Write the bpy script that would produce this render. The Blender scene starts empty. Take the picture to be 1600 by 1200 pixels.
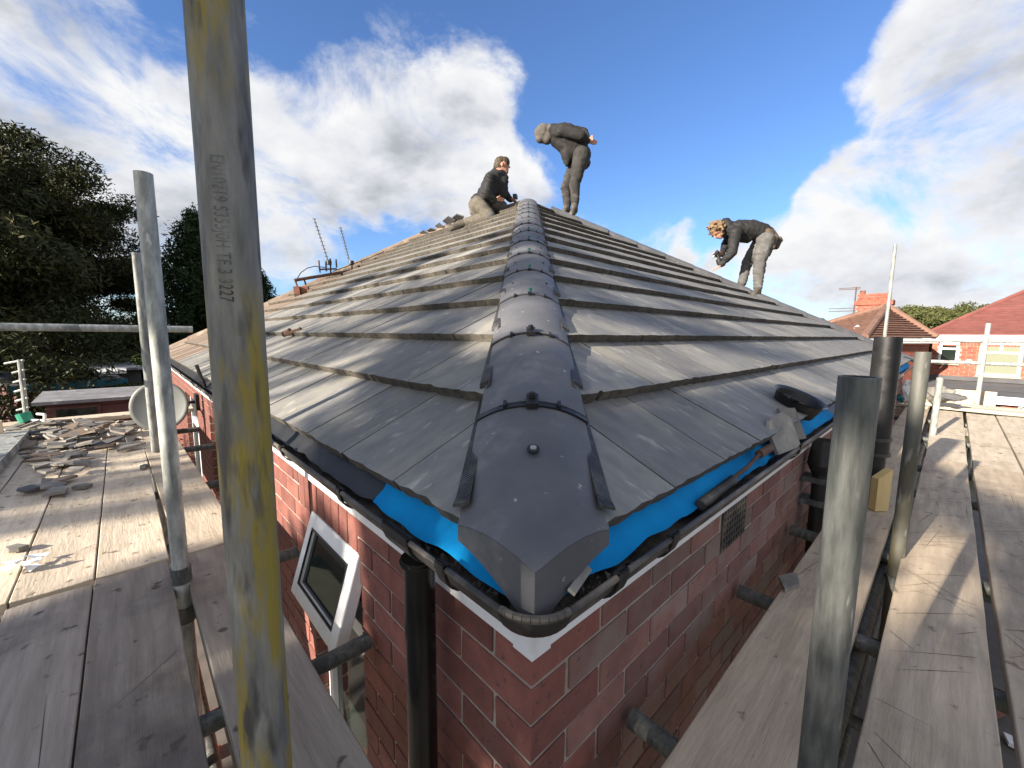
import bpy, bmesh, math, random
import numpy as np
from mathutils import Vector, Matrix, noise
random.seed(7)
rnd = random.random
U = random.uniform
SC = bpy.context.scene
COL = SC.collection

# ------------------------------------------------------------------ camera
CAM = Vector((-0.506, -0.478, 0.584))
FPX, PITCH, YAW, ROLL = 642.44, 0.12068, 0.81595, 0.0082
cp, sp, cy, sy = math.cos(PITCH), math.sin(PITCH), math.cos(YAW), math.sin(YAW)
FWD = Vector((cy * cp, sy * cp, -sp)); _r = Vector((sy, -cy, 0)); _u = _r.cross(FWD)
RGT = _r * math.cos(ROLL) + _u * math.sin(ROLL); UPV = -_r * math.sin(ROLL) + _u * math.cos(ROLL)
cam = bpy.data.cameras.new('camera'); cam_o = bpy.data.objects.new('camera', cam); COL.objects.link(cam_o)
cam.sensor_width = 36; cam.lens = FPX / 1600 * 36; cam.clip_start = .02; cam.clip_end = 2000
M = Matrix((RGT, UPV, -FWD)).transposed().to_4x4(); M.translation = CAM
cam_o.matrix_world = M
SC.camera = cam_o

def ray(px, py):
    return FWD + RGT * ((px - 800) / FPX) - UPV * ((py - 600) / FPX)
def pt(px, py, D):                       # point at horizontal distance D from the tripod
    d = ray(px, py); return CAM + d * (D / math.hypot(d.x, d.y))
def dp(px, py, z):                       # point at depth z along the view
    return CAM + ray(px, py) * z
def onz(px, py, z):
    d = ray(px, py); return CAM + d * ((z - CAM.z) / d.z)

# ------------------------------------------------------------------ sun, sky, exposure
SUN_EL, SUN_AZ = math.radians(20.5), math.radians(173.0)
SDIR = Vector((math.cos(SUN_AZ) * math.cos(SUN_EL), math.sin(SUN_AZ) * math.cos(SUN_EL), math.sin(SUN_EL)))
sl = bpy.data.lights.new('sun', 'SUN'); sl.energy = 5.0; sl.angle = math.radians(0.5); sl.color = (1.0, .89, .74)
so = bpy.data.objects.new('sun', sl); COL.objects.link(so); so.rotation_euler = SDIR.to_track_quat('Z', 'Y').to_euler()
SC.view_settings.view_transform = 'Standard'; SC.view_settings.look = 'None'
SC.view_settings.exposure = 1.5; SC.view_settings.gamma = 1.0; SC.view_settings.use_curve_mapping = False
SC.cycles.max_bounces = 6; SC.cycles.diffuse_bounces = 3; SC.cycles.transparent_max_bounces = 4

W = bpy.data.worlds.new('World'); SC.world = W; W.use_nodes = True
wn, wl = W.node_tree.nodes, W.node_tree.links
wn.clear()
def N(t, **k):
    n = wn.new(t)
    for a, b in k.items(): setattr(n, a, b)
    return n
tc = N('ShaderNodeTexCoord'); DIR = tc.outputs['Generated']
sky = N('ShaderNodeTexSky', sky_type='NISHITA'); sky.sun_disc = False
sky.sun_elevation = SUN_EL; sky.sun_rotation = math.pi / 2 - SUN_AZ
sky.air_density = 1.0; sky.dust_density = .6; sky.ozone_density = 2.2
def math_(op, a, b=None, c=None, clamp=False):
    n = N('ShaderNodeMath', operation=op); n.use_clamp = clamp
    for i, v in enumerate((a, b, c)):
        if v is None: continue
        if isinstance(v, (int, float)): n.inputs[i].default_value = v
        else: wl.new(v, n.inputs[i])
    return n.outputs[0]
# warp the direction a little so cloud masses have ragged outlines
wnz = N('ShaderNodeTexNoise'); wnz.inputs['Scale'].default_value = 3.2; wnz.inputs['Detail'].default_value = 9
wl.new(DIR, wnz.inputs['Vector'])
vs = N('ShaderNodeVectorMath', operation='SUBTRACT'); wl.new(wnz.outputs['Color'], vs.inputs[0]); vs.inputs[1].default_value = (.5, .5, .5)
vm = N('ShaderNodeVectorMath', operation='SCALE'); wl.new(vs.outputs[0], vm.inputs[0]); vm.inputs['Scale'].default_value = .42
va = N('ShaderNodeVectorMath', operation='ADD'); wl.new(DIR, va.inputs[0]); wl.new(vm.outputs[0], va.inputs[1])
vn = N('ShaderNodeVectorMath', operation='NORMALIZE'); wl.new(va.outputs[0], vn.inputs[0])
CLOUDS = [  # px, py, radius px, amount
    (60, 150, 210, .30), (240, 220, 170, .26), (90, 320, 200, .30), (300, 330, 130, .25), (520, 190, 130, .22),
    (480, 300, 150, .24), (640, 230, 110, .28), (770, 150, 95, .26), (850, 220, 60, .2), (760, 280, 120, .26),
    (900, 310, 70, .22), (590, 340, 90, .12), (440, 400, 90, .22), (700, 60, 60, .04),
    (40, 10, 90, -.15), (470, 50, 110, -.08), (240, 90, 50, -.12), (1080, 90, 240, -.34), (1160, 210, 130, -.3),
    (650, 370, 60, -.2), (330, 60, 90, .1), (150, 20, 120, -.12), (700, 330, 70, .26), (1135, 335, 60, .16), (1010, 345, 50, .14), (590, 60, 70, .12), (560, 100, 80, .1), (965, 170, 90, -.12), (1060, 280, 60, -.25),
    (1038, 338, 34, .3), (1135, 330, 50, .26), (1060, 400, 50, .18), (1290, 340, 95, .34), (1400, 300, 110, .36), (1510, 270, 120, .4),
    (1590, 210, 120, .42), (1500, 400, 170, .34), (1340, 430, 130, .28), (1490, 60, 100, .3), (1570, 110, 90, .28), (1400, 70, 55, .18),
    (1310, 170, 80, -.12), (1230, 330, 30, -.1),
]
acc = None
for px, py, rp, amt in CLOUDS:
    d = ray(px, py); D = d.length; d = d.normalized()
    ang = rp / (FPX * D) * .95
    dot = N('ShaderNodeVectorMath', operation='DOT_PRODUCT'); wl.new(vn.outputs[0], dot.inputs[0]); dot.inputs[1].default_value = d
    mr = N('ShaderNodeMapRange', interpolation_type='SMOOTHERSTEP'); wl.new(dot.outputs['Value'], mr.inputs['Value'])
    mr.inputs['From Min'].default_value = math.cos(min(1.5, ang * 1.45)); mr.inputs['From Max'].default_value = math.cos(ang * .25)
    mr.inputs['To Min'].default_value = 0; mr.inputs['To Max'].default_value = amt
    acc = mr.outputs[0] if acc is None else math_('ADD', acc, mr.outputs[0])
dotb = N('ShaderNodeVectorMath', operation='DOT_PRODUCT'); wl.new(vn.outputs[0], dotb.inputs[0]); dotb.inputs[1].default_value = Vector((-FWD.x, -FWD.y, .15)).normalized()  # unseen cloud mass added behind the camera to neutralise the ambient light
mrb = N('ShaderNodeMapRange', interpolation_type='SMOOTHSTEP'); wl.new(dotb.outputs['Value'], mrb.inputs['Value']); mrb.inputs['From Min'].default_value = -.45; mrb.inputs['From Max'].default_value = .35; mrb.inputs['To Min'].default_value = 0; mrb.inputs['To Max'].default_value = .24
mp = N('ShaderNodeMapping'); wl.new(DIR, mp.inputs['Vector']); mp.inputs['Scale'].default_value = (1, 1, 1.7); mp.inputs['Location'].default_value = (3.1, 1.7, .4)
n1 = N('ShaderNodeTexNoise'); wl.new(mp.outputs[0], n1.inputs['Vector']); n1.inputs['Scale'].default_value = 3.6; n1.inputs['Detail'].default_value = 11; n1.inputs['Roughness'].default_value = .66; n1.inputs['Distortion'].default_value = .5
acc = math_('ADD', math_('MULTIPLY', math_('MINIMUM', acc, .42), .60), mrb.outputs[0])
dens0 = math_('ADD', n1.outputs[0], acc)
dens = N('ShaderNodeMapRange', interpolation_type='SMOOTHSTEP'); wl.new(dens0, dens.inputs['Value'])
dens.inputs['From Min'].default_value = .51; dens.inputs['From Max'].default_value = .79
# cloud shading: brighter at thin sun-facing edges, greyer in thick masses and low down
n2 = N('ShaderNodeTexNoise'); wl.new(mp.outputs[0], n2.inputs['Vector']); n2.inputs['Scale'].default_value = 5.0; n2.inputs['Detail'].default_value = 7; n2.inputs['Roughness'].default_value = .55
sh0 = math_('MULTIPLY_ADD', n2.outputs[0], 1.5, math_('MULTIPLY', dens0, .55))
shade = N('ShaderNodeMapRange'); wl.new(sh0, shade.inputs['Value']); shade.inputs['From Min'].default_value = 1.0; shade.inputs['From Max'].default_value = 1.5
cr = N('ShaderNodeValToRGB'); wl.new(shade.outputs[0], cr.inputs[0])
cr.color_ramp.elements[0].color = (.345, .345, .345, 1); cr.color_ramp.elements[1].color = (.165, .175, .195, 1)
e = cr.color_ramp.elements.new(.45); e.color = (.285, .29, .305, 1)
skm = N('ShaderNodeMix', data_type='RGBA', blend_type='MULTIPLY'); skm.inputs['Factor'].default_value = 1
wl.new(sky.outputs[0], skm.inputs['A']); skm.inputs['B'].default_value = (.047, .060, .082, 1)
mx = N('ShaderNodeMix', data_type='RGBA'); wl.new(dens.outputs[0], mx.inputs['Factor']); wl.new(skm.outputs['Result'], mx.inputs['A']); wl.new(cr.outputs[0], mx.inputs['B'])
bg = N('ShaderNodeBackground'); wl.new(mx.outputs['Result'], bg.inputs['Color']); bg.inputs['Strength'].default_value = 1.0
wo = N('ShaderNodeOutputWorld'); wl.new(bg.outputs[0], wo.inputs[0])

# ------------------------------------------------------------------ materials
def mat(name, c1, c2, scale=8, rough=.8, bump=.2, bscale=60, stretch=(1, 1, 1), metal=0, c3=None, s3=2.5, lo3=.55, hi3=.7,
        obj=False, iso=False, var=.12, rough2=None, spec=.4, bdist=.003, c4=None, s4=30, lo4=.6, hi4=.66):
    """noise-mixed surface: c1..c2 fine mottling, c3 large stains, c4 small specks"""
    m = bpy.data.materials.new(name); m.use_nodes = True; nt = m.node_tree; n, l = nt.nodes, nt.links
    bs = n['Principled BSDF']; bs.inputs['Roughness'].default_value = rough; bs.inputs['Metallic'].default_value = metal
    bs.inputs['Specular IOR Level'].default_value = spec
    if obj: v = n.new('ShaderNodeTexCoord').outputs['Object']
    else: v = n.new('ShaderNodeNewGeometry').outputs['Position']
    oi = n.new('ShaderNodeObjectInfo')
    sc_ = n.new('ShaderNodeVectorMath'); sc_.operation = 'MULTIPLY_ADD'; l.new(oi.outputs['Random'], sc_.inputs[0]); sc_.inputs[1].default_value = (37, 53, 71); l.new(v, sc_.inputs[2])
    mpn = n.new('ShaderNodeMapping'); l.new(sc_.outputs[0], mpn.inputs['Vector']); mpn.inputs['Scale'].default_value = stretch
    def nz(s, det=6, r=.6, iso=False):
        t = n.new('ShaderNodeTexNoise'); t.inputs['Scale'].default_value = s; t.inputs['Detail'].default_value = det; t.inputs['Roughness'].default_value = r
        l.new(sc_.outputs[0] if iso else mpn.outputs[0], t.inputs['Vector']); return t.outputs[0]
    def ramp(src, lo, hi):
        r = n.new('ShaderNodeMapRange'); l.new(src, r.inputs['Value']); r.inputs['From Min'].default_value = lo; r.inputs['From Max'].default_value = hi; return r.outputs[0]
    def mix(f, a, b):
        x = n.new('ShaderNodeMix'); x.data_type = 'RGBA'; l.new(f, x.inputs['Factor'])
        for s, k in ((a, 'A'), (b, 'B')):
            if isinstance(s, tuple): x.inputs[k].default_value = (*s, 1)
            else: l.new(s, x.inputs[k])
        return x.outputs['Result']
    col = mix(ramp(nz(scale), .35, .65), c1, c2)
    if c3: col = mix(ramp(nz(s3, 7, .65, iso), lo3, hi3), col, c3)
    if c4: col = mix(ramp(nz(s4, 3, .5, iso), lo4, hi4), col, c4)
    if var:
        hsv = n.new('ShaderNodeHueSaturation'); mr = n.new('ShaderNodeMapRange'); l.new(oi.outputs['Random'], mr.inputs['Value'])
        mr.inputs['To Min'].default_value = 1 - var; mr.inputs['To Max'].default_value = 1 + var
        l.new(mr.outputs[0], hsv.inputs['Value']); l.new(col, hsv.inputs['Color']); col = hsv.outputs[0]
    l.new(col, bs.inputs['Base Color'])
    if rough2 is not None:
        r = n.new('ShaderNodeMapRange'); l.new(nz(scale * 1.7), r.inputs['Value']); r.inputs['From Min'].default_value = .35; r.inputs['From Max'].default_value = .65
        r.inputs['To Min'].default_value = rough; r.inputs['To Max'].default_value = rough2; l.new(r.outputs[0], bs.inputs['Roughness'])
    if bump:
        b = n.new('ShaderNodeBump'); b.inputs['Strength'].default_value = bump; b.inputs['Distance'].default_value = bdist
        l.new(nz(bscale, 8, .65), b.inputs['Height']); l.new(b.outputs[0], bs.inputs['Normal'])
    return m
def pole_mask(m):
    """keep the yellow paint off the bare stretch in the middle of the thick pole"""
    nt = m.node_tree; n, l = nt.nodes, nt.links
    mixes = [x for x in n if x.bl_idname == 'ShaderNodeMix' and abs(x.inputs['B'].default_value[0] - .27) < .02 and abs(x.inputs['B'].default_value[2] - .04) < .01]
    x = mixes[0]; src = x.inputs['Factor'].links[0].from_socket
    g = n.new('ShaderNodeNewGeometry'); sp_ = n.new('ShaderNodeSeparateXYZ'); l.new(g.outputs['Position'], sp_.inputs[0])
    a = n.new('ShaderNodeMath'); a.operation = 'SUBTRACT'; l.new(sp_.outputs['Z'], a.inputs[0]); a.inputs[1].default_value = .71
    b = n.new('ShaderNodeMath'); b.operation = 'ABSOLUTE'; l.new(a.outputs[0], b.inputs[0])
    c = n.new('ShaderNodeMapRange'); l.new(b.outputs[0], c.inputs['Value']); c.inputs['From Min'].default_value = .07; c.inputs['From Max'].default_value = .13
    d = n.new('ShaderNodeMath'); d.operation = 'MULTIPLY'; l.new(src, d.inputs[0]); l.new(c.outputs[0], d.inputs[1]); l.new(d.outputs[0], x.inputs['Factor'])
def flat(name, c, rough=.5, metal=0, spec=.5):
    m = bpy.data.materials.new(name); m.use_nodes = True; b = m.node_tree.nodes['Principled BSDF']
    b.inputs['Base Color'].default_value = (*c, 1); b.inputs['Roughness'].default_value = rough; b.inputs['Metallic'].default_value = metal; b.inputs['Specular IOR Level'].default_value = spec
    return m
SLX, SLY = (3, .7, 1), (.7, 3, 1)     # streaks run up the slope
m_tileR = mat('slate_tile_right', (.138, .136, .132), (.19, .187, .18), 9, .66, .6, 70, (2.0, .9, 1), c3=(.27, .255, .21), s3=2.4, lo3=.47, hi3=.72, var=.2, c4=(.36, .35, .31), s4=12, lo4=.60, hi4=.76)
m_tileL = mat('slate_tile_left', (.138, .136, .132), (.19, .187, .18), 9, .66, .6, 70, (.9, 2.0, 1), c3=(.27, .255, .21), s3=2.4, lo3=.47, hi3=.72, var=.2, c4=(.36, .35, .31), s4=12, lo4=.60, hi4=.76)
m_edge = mat('cut_tile_edge', (.055, .05, .042), (.12, .105, .085), 30, .95, .8, 90, var=.2)
m_tileold = mat('old_brown_tile', (.14, .10, .075), (.20, .155, .12), 9, .85, .6, 40, (.8, 2.6, 1), c3=(.27, .235, .195), s3=3, var=.2)
m_hip = mat('hip_tile_slate', (.085, .087, .096), (.118, .119, .127), 5, .55, .35, 110, c3=(.19, .19, .195), s3=5, lo3=.56, hi3=.78, c4=(.33, .33, .33), s4=38, lo4=.70, hi4=.76, var=.06, rough2=.7)
m_brick = mat('red_brick', (.15, .056, .046), (.225, .084, .066), 14, .86, .7, 90, c3=(.17, .075, .062), s3=5, var=.22, c4=(.08, .05, .045), s4=60, lo4=.64, hi4=.7, bdist=.004)
m_brickR = mat('purple_brick', (.165, .078, .065), (.235, .112, .092), 12, .88, .7, 80, c3=(.21, .155, .135), s3=2.6, lo3=.47, hi3=.62, var=.25, c4=(.09, .06, .055), s4=50, lo4=.66, hi4=.72, bdist=.004)
m_mortar = mat('mortar', (.29, .26, .22), (.39, .35, .30), 30, .95, 1, 120, c3=(.22, .19, .16), s3=7, var=0, bdist=.006)
m_white = mat('white_upvc', (.72, .73, .74), (.80, .80, .80), 3, .35, .03, 20, c3=(.55, .54, .51), s3=6, lo3=.62, hi3=.8, var=0)
m_black = mat('black_plastic', (.012, .012, .013), (.022, .022, .023), 12, .32, .12, 60, c3=(.075, .07, .062), s3=9, lo3=.6, hi3=.75, var=0, rough2=.55)
m_gloss = mat('gloss_black_pipe', (.005, .005, .0055), (.009, .009, .0095), 12, .25, .08, 60, c3=(.025, .024, .022), s3=9, lo3=.62, hi3=.8, var=0)
m_roll = mat('pleated_roll', (.02, .02, .022), (.035, .035, .037), 12, .45, .1, 60, c3=(.09, .09, .088), s3=20, lo3=.5, hi3=.7, var=0)
m_rim = mat('dusty_gutter', (.03, .029, .028), (.06, .055, .05), 16, .5, .2, 60, c3=(.17, .145, .12), s3=7, lo3=.46, hi3=.66, var=0)
m_blue = mat('blue_membrane', (.0, .24, .60), (.0, .31, .70), 7, .75, .3, 60, var=0, spec=.2, c3=(.02, .20, .45), s3=12, lo3=.6, hi3=.75)
m_lead = mat('black_liner', (.014, .015, .018), (.028, .029, .032), 6, .45, .3, 40, var=0, c3=(.08, .075, .07), s3=8, lo3=.62, hi3=.8)
m_galv = mat('galvanised_tube', (.20, .215, .205), (.42, .43, .41), 40, .5, .3, 120, (1, 1, .3), metal=.15, c3=(.13, .14, .135), s3=9, lo3=.5, hi3=.66, rough2=.65, var=.1, c4=(.5, .5, .48), s4=60, lo4=.64, hi4=.72)
m_galvs = mat('stained_tube', (.06, .062, .055), (.13, .13, .115), 22, .5, .4, 120, (1, 1, .22), metal=.15, c3=(.11, .095, .05), s3=8, lo3=.52, hi3=.68, rough2=.65, var=0, c4=(.27, .27, .25), s4=30, lo4=.64, hi4=.72)
m_galvd = mat('dark_tube', (.055, .06, .057), (.135, .14, .132), 60, .5, .45, 160, (1, 1, .16), metal=.15, c3=(.05, .055, .053), s3=12, lo3=.5, hi3=.64, rough2=.65, var=.1, c4=(.22, .22, .21), s4=70, lo4=.64, hi4=.72)
m_galvy = mat('yellow_stained_tube', (.12, .12, .112), (.25, .245, .225), 55, .5, .8, 200, (1, 1, .2), metal=.1, c3=(.27, .21, .04), s3=34, lo3=.44, hi3=.56, rough2=.68, var=0, c4=(.065, .063, .06), s4=48, lo4=.54, hi4=.66)
pole_mask(m_galvy)
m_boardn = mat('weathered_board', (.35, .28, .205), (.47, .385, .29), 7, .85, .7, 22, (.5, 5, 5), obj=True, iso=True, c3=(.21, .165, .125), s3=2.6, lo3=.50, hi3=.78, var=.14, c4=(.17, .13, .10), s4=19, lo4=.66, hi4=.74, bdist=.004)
m_boardshade = mat('shade_tinted_board', (.20, .170, .145), (.29, .253, .218), 7, .8, .7, 22, (.5, 5, 5), obj=True, iso=True, c3=(.10, .085, .075), s3=2.0, lo3=.50, hi3=.72, var=.14, c4=(.08, .065, .055), s4=17, lo4=.64, hi4=.70, bdist=.004)  # board copy with the near-left shade painted in as a darker grey
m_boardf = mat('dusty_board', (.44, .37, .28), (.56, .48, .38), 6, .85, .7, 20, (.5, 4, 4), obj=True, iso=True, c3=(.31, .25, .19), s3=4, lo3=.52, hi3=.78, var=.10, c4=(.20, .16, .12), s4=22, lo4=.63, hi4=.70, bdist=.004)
m_saw = flat('saw_cut', (.06, .05, .04), .9)
m_wood = mat('new_timber', (.62, .45, .20), (.72, .55, .28), 6, .7, .3, 20, (1, 1, .2), var=0)
m_ply = mat('plywood', (.60, .46, .30), (.70, .55, .38), 4, .7, .3, 30, (1, .5, 4), var=0)
m_ground = mat('garden_ground', (.06, .065, .035), (.12, .11, .08), 1.5, .95, .6, 6, c3=(.18, .17, .15), s3=.4, var=0, bdist=.03)
m_paving = mat('paving', (.10, .095, .088), (.15, .14, .13), 3, .9, .5, 25, c3=(.12, .115, .10), s3=1.2, var=.15)
m_leaf = mat('leaf_dark', (.026, .032, .012), (.055, .058, .022), 3, .6, 0, var=0, c3=(.10, .08, .03), s3=.7, lo3=.55, hi3=.7, spec=.12)
m_leafb = mat('leaf_bush', (.035, .055, .015), (.075, .095, .03), 5, .6, 0, var=0, c3=(.13, .13, .05), s3=2, lo3=.55, hi3=.7, spec=.12)
m_leafo = mat('leaf_olive', (.05, .06, .02), (.10, .105, .04), 3, .6, 0, var=0, spec=.12)
m_conif = mat('conifer_needles', (.012, .025, .010), (.03, .05, .018), 5, .7, 0, var=0, c3=(.06, .075, .02), s3=1.2, lo3=.6, hi3=.72, spec=.12)
m_bark = mat('bark', (.05, .04, .03), (.10, .08, .06), 9, .95, .8, 20, var=0)
m_glassd = flat('dark_glass', (.012, .018, .016), .06, 0, .6)
m_glassg = flat('curtained_glass', (.20, .215, .155), .12, 0, .6)
m_roofb = mat('brown_concrete_tile', (.15, .082, .06), (.21, .12, .09), 3, .85, .3, 10, var=.08)
m_roofr = mat('red_plain_tile', (.145, .05, .042), (.20, .07, .06), 3, .85, .4, 14, var=.1, c3=(.13, .065, .055), s3=.7)
m_bricko = mat('orange_brick', (.24, .07, .045), (.34, .105, .068), 7, .85, 0, var=.2)
m_felt = mat('roof_felt', (.07, .07, .075), (.10, .10, .105), 2, .9, .3, 10, var=.1)
m_shed = mat('shed_timber', (.10, .045, .045), (.15, .07, .065), 4, .85, .3, 15, (.4, 4, 4), var=.15)
m_shedr = mat('shed_felt', (.14, .14, .15), (.24, .24, .25), 5, .85, .3, 12, var=.1, c3=(.4, .4, .4), s3=4, lo3=.62, hi3=.7)
m_teal = flat('teal_board', (.01, .10, .13), .6)
m_terra = mat('terracotta', (.17, .07, .048), (.24, .10, .07), 9, .85, .3, 40, var=.1)
m_rust = mat('rusty_steel', (.07, .04, .03), (.13, .075, .05), 20, .8, .3, 60, var=0)
m_dish = mat('dish_grey', (.11, .12, .115), (.14, .15, .145), 5, .5, .05, 20, var=0)
m_green = flat('green_plastic', (.01, .22, .13), .4)
m_bag = mat('white_bag', (.75, .77, .80), (.85, .86, .88), 9, .5, .4, 20, var=0)
m_teal2 = flat('turquoise_plastic', (.03, .40, .50), .4)
m_jacket = mat('black_jacket', (.009, .009, .010), (.019, .019, .020), 12, .75, .5, 60, var=0, bdist=.004, c3=(.05, .047, .043), s3=6, lo3=.6, hi3=.8)
m_hoodie = mat('charcoal_hoodie', (.012, .0115, .012), (.023, .022, .022), 12, .9, .5, 60, var=0, bdist=.004, c3=(.05, .046, .044), s3=6, lo3=.6, hi3=.8)
m_hood = mat('grey_hood', (.075, .066, .06), (.11, .098, .088), 12, .9, .4, 60, var=0, bdist=.003)
m_trs1 = mat('tan_work_trousers', (.075, .067, .055), (.125, .112, .092), 12, .9, .5, 60, var=0, bdist=.004, c3=(.09, .08, .07), s3=7, lo3=.58, hi3=.7)
m_trs2 = mat('dark_work_trousers', (.020, .0195, .019), (.042, .040, .038), 12, .9, .5, 60, var=0, bdist=.004, c3=(.12, .10, .083), s3=7, lo3=.58, hi3=.72)
m_trs3 = mat('grey_work_trousers', (.07, .0695, .069), (.11, .108, .106), 12, .9, .5, 60, var=0, bdist=.004, c3=(.19, .185, .17), s3=5, lo3=.54, hi3=.7)
m_skin = mat('skin', (.36, .18, .125), (.44, .235, .17), 10, .55, .1, 60, var=0)
m_hair = mat('brown_hair', (.035, .022, .013), (.075, .05, .03), 30, .6, .8, 60, var=0, bdist=.01)
m_hairb = mat('blond_hair', (.11, .07, .038), (.22, .145, .08), 30, .6, .8, 60, var=0, bdist=.01)
m_boot = mat('dusty_boot', (.035, .03, .025), (.075, .065, .052), 12, .85, .4, 60, var=0, c3=(.16, .145, .12), s3=9)
m_leather = mat('tool_leather', (.05, .035, .022), (.11, .08, .05), 12, .7, .4, 30, var=0)
m_debris = mat('broken_slate', (.14, .132, .12), (.24, .225, .20), 8, .8, .6, 50, var=.3, c3=(.36, .32, .27), s3=6)
m_brass = flat('green_screw', (.02, .12, .10), .5)
m_eye = flat('eye_dark', (.02, .012, .01), .3)

# ------------------------------------------------------------------ mesh helpers
def link(name, me, m=None, parent=None, smooth=False, **props):
    o = bpy.data.objects.new(name, me); COL.objects.link(o)
    if m is not None and me is not None and len(me.materials) == 0: me.materials.append(m)
    if smooth:
        me.polygons.foreach_set('use_smooth', [True] * len(me.polygons))
    if parent is not None:
        o.parent = parent
        o.matrix_parent_inverse = parent.matrix_world.inverted() if parent.get('_w') is None else Matrix.Translation(-Vector(parent['_w']))
    for k, v in props.items(): o[k] = v
    return o
def thing(name, loc, label, cat, group=None):
    o = bpy.data.objects.new(name, None); COL.objects.link(o); o.location = loc; o.empty_display_size = .1
    o.matrix_world = Matrix.Translation(Vector(loc)); o['_w'] = tuple(loc)
    o['label'] = label; o['category'] = cat
    if group: o['group'] = group
    return o
def tag(o, label, cat, group=None):
    o['label'] = label; o['category'] = cat
    if group: o['group'] = group
    return o
class MB:
    def __init__(s): s.v = []; s.f = []
    def add(s, vs, fs):
        b = len(s.v); s.v += [tuple(v) for v in vs]; s.f += [tuple(b + i for i in f) for f in fs]
    def box(s, a, b, mtx=None):
        x0, y0, z0 = a; x1, y1, z1 = b
        vs = [Vector(p) for p in ((x0, y0, z0), (x1, y0, z0), (x1, y1, z0), (x0, y1, z0), (x0, y0, z1), (x1, y0, z1), (x1, y1, z1), (x0, y1, z1))]
        if mtx: vs = [mtx @ v for v in vs]
        s.add(vs, [(3, 2, 1, 0), (4, 5, 6, 7), (0, 1, 5, 4), (1, 2, 6, 5), (2, 3, 7, 6), (3, 0, 4, 7)])
    def tube(s, p, q, r, n=16, r2=None, cap=True, wall=None):
        p, q = Vector(p), Vector(q); r2 = r if r2 is None else r2
        d = (q - p).normalized(); a = d.orthogonal().normalized(); b = d.cross(a)
        vs = [p + (a * math.cos(t) + b * math.sin(t)) * r for t in [2 * math.pi * i / n for i in range(n)]]
        vs += [q + (a * math.cos(t) + b * math.sin(t)) * r2 for t in [2 * math.pi * i / n for i in range(n)]]
        fs = [(i, (i + 1) % n, n + (i + 1) % n, n + i) for i in range(n)]
        if wall:      # open hollow ends
            k = len(vs)
            vs += [p + d * .0 + (a * math.cos(t) + b * math.sin(t)) * (r - wall) for t in [2 * math.pi * i / n for i in range(n)]]
            vs += [q + (a * math.cos(t) + b * math.sin(t)) * (r2 - wall) for t in [2 * math.pi * i / n for i in range(n)]]
            for i in range(n):
                j = (i + 1) % n
                fs += [(k + j, k + i, k + n + i, k + n + j), (i, k + i, k + j, j), (n + j, k + n + j, k + n + i, n + i)]
        elif cap: fs += [tuple(range(n))[::-1], tuple(range(n, 2 * n))]
        s.add(vs, fs)
    def path(s, pts, r, n=8):
        for a, b in zip(pts[:-1], pts[1:]): s.tube(a, b, r, n)
    def mesh(s, name):
        me = bpy.data.meshes.new(name); me.from_pydata(s.v, [], s.f); me.update(); return me
    def build(s, name, m, parent=None, smooth=False, **props):
        o = link(name, s.mesh(name), m, parent, False, **props)
        if smooth:
            try: o.data.shade_smooth_by_angle(angle=math.radians(40))
            except Exception: o.data.polygons.foreach_set('use_smooth', [True] * len(o.data.polygons))
            if hasattr(o.data, 'set_sharp_from_angle'):
                o.data.polygons.foreach_set('use_smooth', [True] * len(o.data.polygons)); o.data.set_sharp_from_angle(angle=math.radians(40))
        return o
def bevel_box(dx, dy, dz, bw, jit=0, seg=1):
    bm = bmesh.new(); bmesh.ops.create_cube(bm, size=1)
    for v in bm.verts: v.co = Vector((v.co.x * dx + U(-jit, jit), v.co.y * dy + U(-jit, jit), v.co.z * dz + U(-jit, jit)))
    bmesh.ops.bevel(bm, geom=bm.edges[:], offset=bw, segments=seg, affect='EDGES')
    me = bpy.data.meshes.new('block'); bm.to_mesh(me); bm.free(); return me
def fix_normals(me):
    bm = bmesh.new(); bm.from_mesh(me); bmesh.ops.recalc_face_normals(bm, faces=bm.faces); bm.to_mesh(me); bm.free()
def setw_(o, parent):   # parent without moving
    o.parent = parent; w = parent.get('_w'); o.matrix_parent_inverse = Matrix.Identity(4) if w is None else Matrix.Translation(-Vector(w))

# ------------------------------------------------------------------ ground and paths
GZ = -2.7
def sheet(name, x0, x1, y0, y1, z, m, kind='structure'):
    mb = MB(); mb.add([(x0, y0, z), (x1, y0, z), (x1, y1, z), (x0, y1, z)], [(0, 1, 2, 3)]); return mb.build(name, m, kind=kind)
sheet('ground', -400, 600, -400, 600, GZ, m_ground)
sheet('garden_path', -2.2, 12, -2.6, -.1, GZ + .006, m_paving)
sheet('garden_path', -2.2, -.1, -.096, 9, GZ + .006, m_paving)

# ------------------------------------------------------------------ bungalow
house = thing('bungalow', (0, 0, GZ), 'red brick bungalow being re-roofed with grey slate tiles, its corner nearest', 'house')
HW, HL = 8.4, 8.1            # wall lengths along X and Y
PC, BL = .0813, .2295        # brick course and brick length pitch
TH = math.radians(29.44); CT, ST = math.cos(TH), math.sin(TH); TT = math.tan(TH)
E0, EZ = -.058, .208         # eaves edge of the tiling
GA = .346                    # gauge
HX = 4.2                     # apex
WIN = [(.78, 1.28, -1.45, -2 * PC), (3.2, 4.02, -1.45, -2 * PC), (4.88, 6.0, -1.45, -2 * PC)]
wall = MB()
wall.box((.0045, .0045, GZ), (HW, .09, .02))
ys = [.0901]
for a, b, z0, z1 in WIN:
    wall.box((.0045, ys[-1], GZ), (.088, a - .004, .019)); wall.box((.0045, a - .004, z1 + .004), (.088, b + .004, .019)); wall.box((.0045, a - .004, GZ), (.088, b + .004, z0 - .004)); ys.append(b + .004)
wall.box((.0045, ys[-1], GZ), (.09, HL, .02))
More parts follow.
